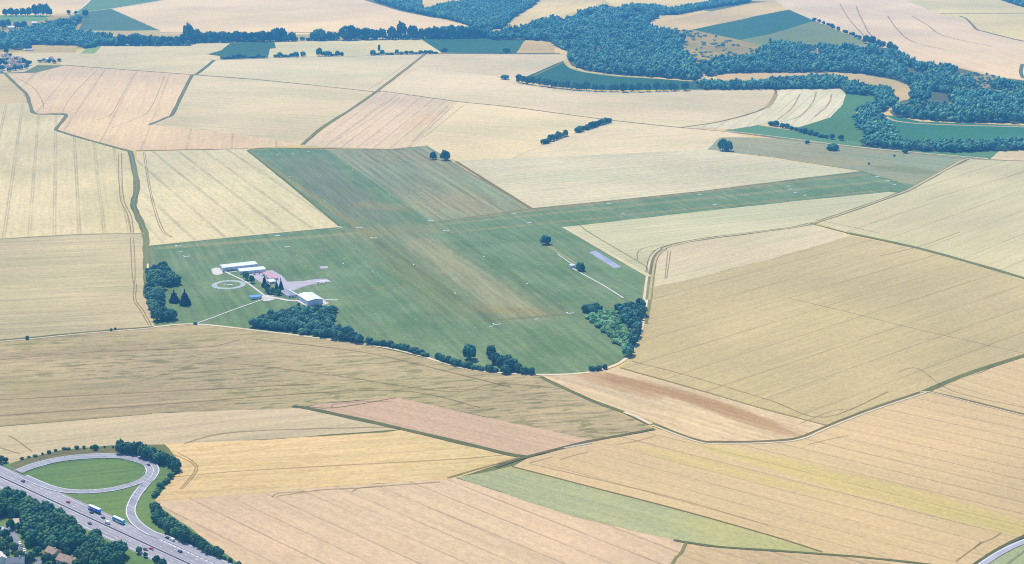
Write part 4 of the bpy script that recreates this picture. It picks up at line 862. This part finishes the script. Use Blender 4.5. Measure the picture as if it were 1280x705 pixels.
# ------------------------------------------------------------------ buildings
WHITE = flat('white_render', (240,238,234), .8, .8, .2, .05, .2); CREAM = flat('cream_render', (226,212,190), .72)
TILE = flat('clay_tile', (200,122,96), .6, .9, .15, .2, .7); TILE2 = flat('old_tile', (200,168,144), .56, .9, .15, .22, .7); SLATE = flat('slate', (132,138,152), .6, .6, .3, .12, .6)
STEEL_W = flat('white_sheet_steel', (240,242,248), .56, .45, .4, .1, .25); STEEL_B = flat('blue_grey_sheet', (206,214,230), .85, .5, .4, .06, .2)
PINKR = flat('pink_sheet', (206,160,166), .68, .8, .2, .14, .4); BLUE = flat('blue_sheet', (62,132,196), .75, .5, .4, .06, .3)
GLASS = flat('window_glass', (52,62,76), .5, .12, .6, .05, 1); DOORM = flat('door_paint', (120,110,100), .6)
def house(xy, L, D, h, rz, wall, roofm, label, group=None, pitch=.7, name='house', cat='house', chim=True, wins=3):
    root = empty(name, (*xy, Z*9), rz); hx, hy = L/2, D/2; rh = D/2*pitch
    b = MB(); b.prismx([(-hy,0),(hy,0),(hy,h),(0,h+rh),(-hy,h)], -hx, hx); b.build('wall', wall, root)
    b = MB(); e = .45; ze = h - e*pitch; tk = .22
    for s in (-1, 1):
        pr = [(s*(hy+e), ze+.06), (0, h+rh+.06), (0, h+rh+.06+tk), (s*(hy+e), ze+.06+tk)]
        b.prismx(pr if s < 0 else pr[::-1], -hx-.4, hx+.4)
    rf = b.build('roof', roofm, root)
    if chim:
        b = MB(); b.box(hx*.5-.4, hx*.5+.4, -.35, .35, h+rh-.6, h+rh+1.1); b.build('chimney', wall, rf)
    for s in (-1, 1):
        for i in range(wins):
            x = -hx + L*(i+.5)/wins
            if s == -1 and i == wins//2:
                b = MB(); b.box(x-.5, x+.5, s*(hy+.05)-.05, s*(hy+.05)+.05, .02, 2.1); b.build('door', DOORM, root); continue
            b = MB(); b.box(x-.55, x+.55, s*(hy+.04)-.04, s*(hy+.04)+.04, 1.0, 2.2); b.build('window', GLASS, root)
    tag(root, label, cat, group); return root

def rect3(FL, FR, BL):
    a, b, c = px(*FL), px(*FR), px(*BL); L = math.dist(a, b); d = ((b[0]-a[0])/L, (b[1]-a[1])/L)
    D = abs((c[0]-a[0])*-d[1] + (c[1]-a[1])*d[0])
    return a, L, D, math.atan2(d[1], d[0])
def hangar(FL, FR, D, h, rise, wall, roofm, label, name='hangar', cat='hangar', doors=3, door_side='front', along_x=True, D_px=None):
    a, L, D2, rz = rect3(FL, FR, D_px or FL); D = D or D2
    root = empty(name, (*a, Z*14), rz)
    b = MB()
    if along_x: b.prismx([(0,0),(D,0),(D,h),(D/2,h+rise),(0,h)], 0, L)
    else: b.prism([(0,0),(L,0),(L,h),(L/2,h+rise),(0,h)], 0, D)
    b.build('wall', wall, root)
    b = MB(); e = .4; tk = .2
    if along_x:
        for s in (0, 1):
            y0 = -e if s == 0 else D+e
            pr = [(y0, h-.05), (D/2, h+rise+.05), (D/2, h+rise+.05+tk), (y0, h-.05+tk)]
            b.prismx(pr if s == 0 else pr[::-1], -e, L+e)
    else:
        for s in (0, 1):
            x0 = -e if s == 0 else L+e
            pr = [(x0, h-.05), (L/2, h+rise+.05), (L/2, h+rise+.05+tk), (x0, h-.05+tk)]
            b.prism(pr, -e, D+e)
    rf = b.build('roof', roofm, root)
    for i in range(doors):
        w_ = L/doors*.84; x = L*(i+.5)/doors
        b = MB(); b.box(x-w_/2, x+w_/2, -.12, -.02, .05, h*.82); b.build('door', STEEL_B, root)
    for i in range(4):
        if along_x: yy = (D*(i+.5)/4); b = MB(); b.box(L+.02, L+.08, yy-.6, yy+.6, h*.5, h*.75)
        else: yy = D*(i+.5)/4; b = MB(); b.box(L+.02, L+.08, yy-.6, yy+.6, h*.5, h*.75)
        b.build('window', GLASS, root)
    tag(root, label, cat); return root, L, D
hangar((278.8,339.6),(321.8,334.8),16,4.6,.9,STEEL_B,STEEL_W,'long narrow white-roofed hangar behind the other airfield buildings', doors=6)
hangar((300,343.2),(332,340.4),15,3.6,.7,WHITE,STEEL_W,'low white hangar just in front of the long narrow one', doors=4)
hangar((385,382.6),(403.6,379.8),None,5.6,1.3,STEEL_B,STEEL_W,'big white hangar with grey end wall above the dark copse', doors=2, along_x=False, D_px=(374.2,373.8))
hangar((314,375),(327.6,373.4),9,2.6,.4,STEEL_B,BLUE,'long low shed with bright blue roof beside the airfield path', name='shed', cat='shed', doors=2)
hangar((714,335.4),(719,334.8),7,3,.6,WHITE,STEEL_W,'small white hut beside the dark bush on the airfield', name='hut', cat='hut', doors=1)
# clubhouse with ribbed pink roofs
a, L, D, rz = rect3((337,351.5),(348,350.2),(331.5,342.5))
root = empty('clubhouse', (*a, Z*14), rz); D = min(D, 34)
b = MB(); b.box(0, L, 0, D, 0, 2.9); b.build('wall', WHITE, root)
for i in range(4):
    y0, y1 = D*i/4+.15, D*(i+1)/4-.15
    b = MB(); b.prismx([(y0,2.92),(y1,2.92),((y0+y1)/2,3.9)], -.3, L+.3); b.build('roof', PINKR, root)
for i in range(3):
    b = MB(); b.box(L*(i+.5)/3-.8, L*(i+.5)/3+.8, -.08, -.01, .9, 2.1); b.build('window', GLASS, root)
b = MB(); b.box(L*.3-.5, L*.3+.5, -.08, -.01, .02, 2.1); b.build('door', DOORM, root)
tag(root, 'clubhouse with four ribbed pink roofs between the hangars and the conifers', 'clubhouse')
a, L, D, rz = rect3((337.5,355.6),(345.5,354.6),(335.5,352.6))
root = empty('annexe', (*a, Z*14), rz)
b = MB(); b.box(0, L, 0, D, 0, 2.6); b.build('wall', CREAM, root); b = MB(); b.box(-.3, L+.3, -.3, D+.3, 2.61, 2.85); b.build('roof', STEEL_W, root)
b = MB(); b.box(L*.5-.8, L*.5+.8, -.08, -.01, .9, 2.0); b.build('window', GLASS, root)
tag(root, 'small white flat-roofed annexe in front of the pink-roofed clubhouse', 'annexe')
a, L, D, rz = rect3((360.5,373),(372,371.2),(354.3,366.2))
root = empty('workshop', (*a, Z*14), rz)
b = MB(); b.box(0, L, 0, D, 0, 2.8); b.build('wall', WHITE, root)
b = MB(); zr = 2.82; b.add([(.9,.9,zr),(L-.9,.9,zr),(L-.9,D-.9,zr),(.9,D-.9,zr),(L/2,L/2,zr+1.3),(L/2,D-L/2,zr+1.3)], [(0,1,4),(1,2,5,4),(2,3,5),(3,0,4,5),(0,3,2,1)]); b.build('roof', SLATE, root)
b = MB()
for (x0,x1,y0,y1) in ((-.1,L+.1,-.1,.25),(-.1,L+.1,D-.25,D+.1),(-.1,.25,.26,D-.26),(L-.25,L+.1,.26,D-.26)): b.box(x0,x1,y0,y1,2.81,3.2)
b.build('parapet', WHITE, root)
for i in range(3): b = MB(); b.box(L*(i+.5)/3-.8, L*(i+.5)/3+.8, -.08, -.01, .9, 2.1); b.build('window', GLASS, root)
tag(root, 'grey hipped roof building with white parapet left of the big white hangar', 'workshop')

# houses bottom left
house(px(67,695), 11, 7.5, 3.8, R(-38), CREAM, TILE2, 'house with pale pinkish tiled roof left of the larger tiled house at the bottom edge')
house(px(86,706), 17, 9, 4.2, R(-30), CREAM, TILE2, 'largest house with long pinkish tiled roof at the bottom edge below the wood')
house(px(24.5,657), 9, 7, 3.4, R(5), flat('yellow_render', (236,214,150), .75), flat('pale_roof', (236,214,176), .75), 'small house with pale yellow roof at the end of the side road')
house(px(-1,703), 14, 9, 4.4, R(-55), WHITE, flat('light_roof', (232,214,206), .72), 'white house with pale pink roof cut by the left edge at the bottom')
house(px(5,667.5), 8, 6, 3, R(-40), WHITE, STEEL_W, 'small white-roofed house on the lawn left of the side road')
house(px(20,707), 13, 8, 3.6, R(10), WHITE, SLATE, 'grey slate-roofed house at the bottom edge left of the side road', wins=2)
# village
vr = random.Random(3)
for k_, (xx, yy, t) in enumerate([(3,71,1),(8,70.5,1),(11.5,73,0),(18,74,0),(23,74.5,1),(27.5,75,0),(15.5,76.5,1),(20.5,78,0),(26.5,78.5,1),(11,79,0),(16.5,81.5,1),(22.5,82.5,0),(9,84.5,0),(13,86,0),(27,83,1),(1.5,91,0),(6,75.5,1)]):
    house(px(xx, yy), vr.uniform(9, 12.5), vr.uniform(6.5, 8), vr.uniform(4.5, 5.5), R(vr.choice((-15, 20, 70, -60))), WHITE if vr.random() < .75 else CREAM, TILE if t else TILE2,
          'small white house with red tiled roof in the far left village' if t else 'small white house with faded pale roof in the far left village', 'red-roofed village houses' if t else 'pale-roofed village houses', wins=3)
house(px(58.5,77.4), 16, 12, 5, R(95), WHITE, flat('farm_pale_roof', (240,232,226), .8), 'white gabled farm building in front of the red barn right of the village')
house(px(63.5,75.6), 18, 12, 5.5, R(92), CREAM, flat('farm_red_roof', (190,128,140), .65), 'red-roofed farm barn right of the far left village', chim=False)
for xx, yy, l_, in [(75,37.5,'white house among the dark trees, upper of the close pair'),(76.5,41,'white house among the dark trees, lower of the close pair'),(14.5,36.5,'long white farmhouse in the meadow among the far left trees'),(43.5,31,'small white house beside the hedge in the far left meadow'),(90,23,'house with pinkish roof at the foot of the white far track')]:
    house(px(xx, yy), 20 if 'long' in l_ else 15, 10, 6, R(random.choice((0, 12, -10))), WHITE, STEEL_W if 'pinkish' not in l_ else TILE2, l_)
hangar((31,63.6),(41,63.4),10,3,.5,STEEL_B,STEEL_W,'long white-roofed barn by the round tree at the far left', name='barn', cat='barn', doors=3)

# ------------------------------------------------------------------ runway boards and markers
PAINTW = flat('marker_white', (250,250,250), .66, .6, .2, .03, 1)
def board_mesh(L, Wd, H):
    b = MB(); b.prismx([(-Wd/2,0),(Wd/2,0),(Wd*.12,H),(-Wd*.12,H)], -L/2, L/2); return b
def marker_meshes():
    b = MB(); n_ = 8; r0, r1, h = .75, .2, .55
    b.cyl((0,0,0), (0,0,1), r0, r1, h, n_); return b
proto_bar = board_mesh(7.5, 1.9, .5).build('edge_board', PAINTW); proto_dot = marker_meshes().build('edge_cone', PAINTW)
b = MB(); b.prismx([(-.9,0),(.9,0),(.2,.5),(-.2,.5)], -4.2, 4.2); b.prism([(-4.6,0),(-2.9,0),(-3.5,.5),(-4.0,.5)], 1.0, 6.0); proto_L = b.build('corner_board', PAINTW)
first = {'bar': True, 'dot': True, 'L': True}
PRO = {'bar': proto_bar, 'dot': proto_dot, 'L': proto_L}
dg = math.atan2(px(541,277)[1]-px(420,190)[1], px(541,277)[0]-px(420,190)[0]); eg = math.atan2(px(1000,223)[1]-px(663,261)[1], px(1000,223)[0]-px(663,261)[0])
def mark(kind, x, y, rz, label, group, sc=1.0):
    o = PRO[kind] if first[kind] else PRO[kind].copy()
    if not first[kind]: COL.objects.link(o)
    first[kind] = False
    q = px(x, y); o.location = (q[0], q[1], Z*14); o.rotation_euler = (0, 0, rz); o.scale = (sc, sc, sc)
    tag(o, label, 'marker', group)
for x, y in [(347,295),(359,309),(760.5,255),(778,268),(661,279),(874,244),(893,256.5),(985.5,233),(987,237),(994,241),(1006,244.5),(425,285.5),(643,267)]:
    mark('bar', x, y, eg, 'white bar board at the edge of the long straight grass runway', 'bar boards on the straight runway')
for x, y in [(323,192),(347,194),(366,192),(385,190)]: mark('bar', x, y, eg, 'white bar board across the top end of the diagonal runway', 'bar boards across the top of the diagonal runway', .8)
for x, y in [(605,321),(569,367),(659,355),(517,331),(441,212),(487,243),(362,221),(406,252)]: mark('bar', x, y, dg, 'short white board along the edge of the diagonal runway', 'boards along the diagonal runway', .55)
for x, y, rz in [(224,308,eg),(234,321,eg),(450,285,eg),(468,298,eg),(559,289,eg),(622,406,eg),(714,392,eg),(540,276.3,eg)]: mark('L', x, y, rz, 'white L-shaped corner board marking a runway corner', 'L-shaped runway corner boards', .85)
for x, y in [(226,315),(670,399.5),(614,408.5)]: mark('bar', x, y, eg, 'white bar board next to an L-shaped runway corner board', 'bar boards next to corner boards', .7)
for x, y, rz in [(1096.5,221,eg-.3),(1109,226,eg-.9),(1117.5,231.5,eg+.1)]: mark('bar', x, y, rz, 'white board at the far right end of the straight runway', 'boards at the right runway end')
dots_a = [(377,231),(391,241.5),(421,263),(436,273.5),(388,291.5),(397,305),(402,311),(337.5,314),(434,301.5),(441,303),(490,321.5),(475,323.5),(467.5,327),(452.5,330),(466,340),(443.5,343),(575,295),(348,201),(335,201),(388,338),(344,317),(350,324),(333,326),(371,320),(376,327),(382,333)]
dots_b = [(592.5,286),(627,283),(683,262),(721.7,258.5),(798,251.5),(836,247.5),(911,239.5),(948.5,235.3),(701.5,276),(739.5,271),(747,277.5),(817,265),(856,261),(902,262),(935,253.5),(782,270),(1022,228.5),(1060,224),(1043.7,241.5),(1082,236.7),(968.7,249),(980,250),(1053.7,244)]
dots_c = [(264,303.5),(305.7,299),(276,317.5),(296,315.5),(303,321.5),(281,324),(237.7,328.5),(290,322)]
dots_d = [(455,364),(493,364),(462,369),(470,393),(537.5,402),(576,396.5),(592,394.5),(594,410),(555,415),(506,423),(489,408.5),(542.5,372),(432,377),(422,369),(525,359),(519,356),(559,383),(682,370.5),(698,380),(545,343),(578,378),(520,400)]
for lst, lab, gr in [(dots_a, 'tiny white cone on the turf round the runway crossing', 'cones round the runway crossing'), (dots_b, 'tiny white cone along the long straight runway', 'cones along the straight runway'), (dots_c, 'tiny white cone on the turf behind the hangars', 'cones behind the hangars'), (dots_d, 'tiny white cone on the lower airfield turf', 'cones on the lower turf')]:
    for x, y in lst: mark('dot', x, y, 0, lab, gr, random.uniform(.6, 1.05))
# windsock
q = px(429, 329.5); root = empty('windsock', (*q, Z*12))
b = MB(); b.cyl((0,0,0),(0,0,1),.12,.07,6.4,8); b.build('mast', PAINTW, root)
b = MB(); b.cyl((.1,0,6.1),(1,-.15,-.12),.55,.28,3.4,12); b.build('sock', PAINTW, root); b = MB(); b.cyl((0,0,0),(0,0,1),1.3,1.3,.12,14); b.build('base', PAINTW, root)
tag(root, 'white windsock mast standing on the turf right of the hangars', 'windsock')
# signal panels in the gravel ring
for k_, (dx_, dy_) in enumerate([(-5,1),(-1,-1),(1.5,0),(4,-2)]):
    b = MB(); b.prismx([(-.9,0),(.9,0),(.6,.35),(-.6,.35)], -1.4, 1.4); o = b.build('signal_panel', PAINTW); o.location = (c0[0]+dx_, c0[1]+dy_, Z*13); o.rotation_euler = (0,0,.5*k_)
    tag(o, 'small white ground signal panel inside the grey gravel ring', 'signal panel', 'signal panels in the ring')
# parked light aircraft
def aircraft(x, y, rz, label):
    root = empty('light_aircraft', (*px(x, y), Z*14.5), rz)
    b = MB(); prof = [(3.2,.9,.35),(2.6,1.0,.52),(1.0,1.1,.62),(-.6,1.15,.55),(-2.6,1.1,.28),(-4.0,1.15,.12)]; rings = []
    for xx, zc, r_ in prof: rings.append([(xx, r_*math.cos(t*math.pi/4), zc + r_*1.05*math.sin(t*math.pi/4)) for t in range(8)])
    V = [v for r_ in rings for v in r_]; F = [tuple(range(7,-1,-1)), tuple(range(40,48))]
    for i in range(5):
        for j in range(8): F.append((8*i+j, 8*i+(j+1) % 8, 8*i+8+(j+1) % 8, 8*i+8+j))
    b.add(V, F); b.build('fuselage', PAINTW, root, True)
    b = MB(); b.prism([(1.3,1.62),(.1,1.62),(0,1.7),(.9,1.82),(1.3,1.74)], -5.0, 5.0); b.build('wing', PAINTW, root)
    b = MB(); b.prism([(-3.2,1.15),(-4.1,1.15),(-4.1,1.23),(-3.3,1.23)], -1.6, 1.6); b.build('tailplane', PAINTW, root)
    b = MB(); b.prism([(-3.1,1.2),(-4.2,1.2),(-4.35,2.4),(-3.8,2.4)], -.06, .06); b.build('fin', PAINTW, root)
    b = MB(); b.prism([(1.5,1.3),(1.1,1.66),(1.45,1.66),(1.9,1.35)], -.5, .5); b.build('windscreen', GLASS, root)
    for xx, yy in ((2.3,0),(.3,1),(.3,-1)):
        b = MB(); b.cyl((xx, yy-.08, .26), (0,1,0), .26, .26, .16, 10); b.build('wheel', GLASS, root)
    b = MB(); b.box(3.24,3.3,-.9,.9,.84,.98); b.build('propeller', GLASS, root)
    tag(root, label, 'aircraft')
aircraft(397.5, 353.6, R(100), 'small white aircraft parked leftmost on the end of the apron')
aircraft(401.5, 354.8, R(80), 'small white aircraft parked in the middle at the end of the apron')
aircraft(406, 353, R(95), 'small white aircraft parked rightmost on the end of the apron')

# ------------------------------------------------------------------ vehicles
TYRE = flat('tyre', (40,40,42), .5, .9, .1, .05, 1); LAMP = flat('lamp_glass', (240,240,236), .8, .2, .5, .02, 1)
def car_paint(name, rgb, k=.7): 
    m = flat(name, rgb, k, .3, .5, .03, .5); m.node_tree.nodes['Principled BSDF'].inputs['Coat Weight'].default_value = .5; return m
PNT = {'dark': car_paint('dark_paint', (48,50,58)), 'red': car_paint('red_paint', (206,44,62)), 'white': car_paint('white_paint', (246,246,248), .85), 'blue': car_paint('navy_paint', (44,54,110)), 'grey': car_paint('grey_paint', (150,150,156))}
def car(xy, rz, pnt, label, group=None, van=False, z=Z*15.5):
    root = empty('van' if van else 'car', (*xy, z), rz)
    L, Wd, Hh = (5.4, 2.0, 2.3) if van else (4.4, 1.8, 1.48); x0 = -L/2
    b = MB()
    if van: prof = [(x0,.35),(L/2,.35),(L/2,.95),(L/2-.9,1.15),(L/2-1.7,2.2),(x0+.05,Hh),(x0,1.2)]
    else: prof = [(x0,.32),(L/2,.32),(L/2,.72),(L/2-.25,.82),(L/2-1.15,.95),(L/2-1.85,1.42),(x0+.95,Hh),(x0+.2,1.02),(x0,.9)]
    b.prism(prof, -Wd/2, Wd/2); o = b.build('body', pnt, root)
    bv = o.modifiers.new('bevel', 'BEVEL'); bv.width = .12; bv.segments = 2
    for s in (-1, 1):
        y0, y1 = sorted((s*(Wd/2+.012), s*(Wd/2-.02)))
        b = MB()
        b.prism([(L/2-1.5,1.02 if not van else 1.3),(L/2-1.9,1.36 if not van else 2.0),(x0+1.1,1.38) if not van else (L/2-2.8,2.0),(x0+.6,1.04) if not van else (L/2-2.8,1.3)], y0, y1); b.build('side_window', GLASS, root)
    b = MB(); q = [(L/2-1.13,.97),(L/2-1.83,1.43)] if not van else [(L/2-.9,1.17),(L/2-1.66,2.16)]
    b.add([(q[0][0]+.03,-Wd*.42,q[0][1]+.02),(q[0][0]+.03,Wd*.42,q[0][1]+.02),(q[1][0]+.03,Wd*.4,q[1][1]+.02),(q[1][0]+.03,-Wd*.4,q[1][1]+.02)], [(0,1,2,3)]); b.build('windscreen', GLASS, root)
    for xx in (x0+.85, L/2-.85):
        for s in (-1, 1):
            b = MB(); b.cyl((xx, s*(Wd/2-.1)-.11, .33), (0,1,0), .33, .33, .22, 14); b.build('wheel', TYRE, root)
    for s in (-1, 1):
        b = MB(); b.box(L/2-.06, L/2+.03, s*Wd*.36-.2, s*Wd*.36+.2, .62, .76); b.build('headlight', LAMP, root)
    tag(root, label, 'van' if van else 'car', group)
UP = math.atan2(-MD[1], -MD[0]); DN = math.atan2(MD[1], MD[0])
car(mw(24.7, 6.7), UP, PNT['dark'], 'dark car alone on the motorway beside the loop, furthest to the left')
car(mw(91.5, 6.7), UP, PNT['red'], 'red car on the far carriageway behind the blue lorry')
car(mw(124.5, 6.7), UP, PNT['dark'], 'dark car overtaking beside the blue lorry')
car(mw(140, 6.9), UP, PNT['dark'], 'dark car in the middle lane between the blue lorry and the coach')
car(mw(151.2, 3.2), UP, PNT['white'], 'white van in the fast lane beside the coach', van=True)
car(mw(141.7, -6.7), DN, PNT['blue'], 'dark blue car on the near carriageway below the blue lorry')
car(mw(214.8, -6.8), DN, PNT['dark'], 'black car just behind a red car on the near carriageway')
car(mw(217.5, -3.1), DN, PNT['red'], 'red car on the near carriageway beside the black car')
car(mw(216.5, 17), UP, PNT['white'], 'white van on the slip lane close behind a dark car', van=True, z=Z*17.6)
car(mw(210.5, 17), UP, PNT['dark'], 'dark car on the slip lane just ahead of the white van', z=Z*17.6)
car(mw(237.6, 8.5), UP, PNT['blue'], 'dark blue car at the lower end of the far carriageway near the slip lane')
q = px(185.6, 582.2); car(q, R(130), PNT['blue'], 'dark blue car on the outer bend of the loop road', z=Z*15.6)
for x, y, k_, lb in [(25,680.5,'white','white car parked topmost beside the side road'),(30.5,689,'white','white car parked on the side road, second from the top'),(32,694.5,'grey','grey car parked lowest on the side road'),(27.5,685,'dark','dark car parked between two white cars on the side road')]:
    car(px(x, y), R(-66), PNT[k_], lb, z=Z*14.6)
for x, y, k_, lb in [(318,343.8,'dark','dark car parked on the apron left of the pink-roofed clubhouse, first of three'),(323.5,343,'red','red car parked on the apron in front of the low white hangar'),(328.5,345,'grey','grey car parked on the apron nearest the clubhouse wall')]:
    car(px(x, y), R(75), PNT[k_], lb, z=Z*14.6)
# lorry
root = empty('lorry', (*mw(122.6, 10.6), Z*15.5), UP)
TB = car_paint('lorry_blue', (40,112,225), 1.3)
b = MB(); b.box(-8.2, 4.4, -1.25, 1.25, 1.2, 3.75); o = b.build('trailer', TB, root); o.modifiers.new('bevel', 'BEVEL').width = .06
b = MB(); b.box(-8.25, 4.45, -1.28, 1.28, 3.76, 3.86); b.build('trailer_roof', PNT['white'], root)
b = MB(); b.prism([(5.0,.5),(7.6,.5),(7.6,1.7),(7.3,3.3),(6.6,3.7),(5.0,3.9)], -1.2, 1.2); o = b.build('cab', PNT['white'], root); o.modifiers.new('bevel', 'BEVEL').width = .1
b = MB(); b.add([(7.63,-1.05,1.85),(7.63,1.05,1.85),(7.36,1.0,3.15),(7.36,-1.0,3.15)], [(0,1,2,3)]); b.build('windscreen', GLASS, root)
b = MB(); b.box(-7.8, 6.9, -.5, .5, .75, 1.18); b.build('chassis', TYRE, root)
for xx in (-7.0,-5.7,-4.4,3.2,6.5):
    for s in (-1, 1): b = MB(); b.cyl((xx, s*1.1-.16, .5), (0,1,0), .5, .5, .32, 14); b.build('wheel', TYRE, root)
for s in (-1, 1): b = MB(); b.box(7.56,7.64,s*.85-.2,s*.85+.2,.8,1.0); b.build('headlight', LAMP, root)
tag(root, 'blue articulated lorry with white roof and white cab on the far carriageway', 'lorry')
# coach
root = empty('coach', (*mw(156, 10.6), Z*15.5), UP)
TL = car_paint('coach_teal', (30,160,170), 1.3)
b = MB(); b.prism([(-7.0,.4),(7.0,.4),(7.05,1.5),(6.7,3.45),(-6.9,3.5),(-7.0,3.2)], -1.27, 1.27); o = b.build('body', TL, root); o.modifiers.new('bevel', 'BEVEL').width = .12
b = MB(); b.box(-6.8, 6.4, -1.1, 1.1, 3.51, 3.66); rf = b.build('roof', PNT['white'], root)
for xx in (-3, 2.2): b = MB(); b.box(xx-.6, xx+.6, -.5, .5, 3.67, 3.85); b.build('hatch', PNT['grey'], rf)
for s in (-1, 1):
    y0, y1 = sorted((s*1.285, s*1.25)); b = MB(); b.box(-6.4, 6.2, y0, y1, 1.9, 3.0); b.build('window_band', GLASS, root)
    y0, y1 = sorted((s*1.29, s*1.25)); b = MB(); b.box(-6.2, 1.5, y0, y1, 1.0, 1.7); b.build('white_stripe', PNT['white'], root)
b = MB(); b.add([(7.06,-1.1,1.6),(7.06,1.1,1.6),(6.78,1.05,3.2),(6.78,-1.05,3.2)], [(0,1,2,3)]); b.build('windscreen', GLASS, root)
for xx in (-4.6,-3.3,4.6):
    for s in (-1, 1): b = MB(); b.cyl((xx, s*1.12-.16, .5), (0,1,0), .5, .5, .32, 14); b.build('wheel', TYRE, root)
for s in (-1, 1): b = MB(); b.box(7.0,7.08,s*.95-.2,s*.95+.2,.7,.95); b.build('headlight', LAMP, root)
tag(root, 'teal coach with white roof and white side stripe on the far carriageway', 'coach')
# delineator posts
b = MB(); b.prism([(-.16,0),(.16,0),(.14,1.15),(0,1.3),(-.14,1.15)], -.16, .16); pp = b.build('marker_post', PAINTW); ff = True
for x, y in [(93.9,615.9),(110.4,616.2),(128.4,615),(148.4,611.9),(164.3,608.4),(182,614.2),(169.5,618.3),(164.8,624.2),(161.7,630),(159.4,636),(174.6,612.5),(96,623.4),(171,629),(30,588),(81,572),(109,566.5)]:
    o = pp if ff else pp.copy()
    if not ff: COL.objects.link(o)
    ff = False; o.location = (*px(x, y), Z*12); o.scale = (1.5, 1.5, 1.0)
    tag(o, 'short white marker post beside the motorway slip roads', 'marker post', 'marker posts by the slip roads')
# exit sign in the nose of the slip road
root = empty('road_sign', (*px(176, 608.2), Z*12), R(20))
b = MB(); b.box(-1.6, 1.6, -.05, .05, 1.2, 2.6); b.build('panel', PAINTW, root)
for s in (-1, 1): b = MB(); b.cyl((s*1.1, .1, 0), (0,0,1), .06, .06, 2.5, 8); b.build('post', rail_mat, root)
tag(root, 'white road sign on two posts where the slip roads part', 'road sign')

# ------------------------------------------------------------------ haze: one closed box of air
b = MB(); b.box(-15200, 15200, -5200, 20200, -1.0, 545.0); hz = b.build('haze', None); hz['kind'] = 'stuff'; hz['label'] = 'thin blue summer haze over the whole plain'; hz['category'] = 'haze'
m = bpy.data.materials.new('haze_air'); m.use_nodes = True; t = m.node_tree
for x in list(t.nodes): t.nodes.remove(x)
mo = t.nodes.new('ShaderNodeOutputMaterial'); pv = t.nodes.new('ShaderNodeVolumePrincipled')
pv.inputs['Color'].default_value = (.10, .45, 1.0, 1); pv.inputs['Density'].default_value = 8e-5; pv.inputs['Anisotropy'].default_value = 0.0
t.links.new(pv.outputs[0], mo.inputs['Volume']); hz.data.materials.append(m)
print('TREES', sum(1 for o in COL.objects if o.get('category') in ('tree', 'bush')), 'WOOD', NW, 'OBJ', len(COL.objects))
from collections import Counter
print(Counter(o.get('group') for o in COL.objects if o.get('category') in ('tree', 'bush')).most_common(60), flush=True)
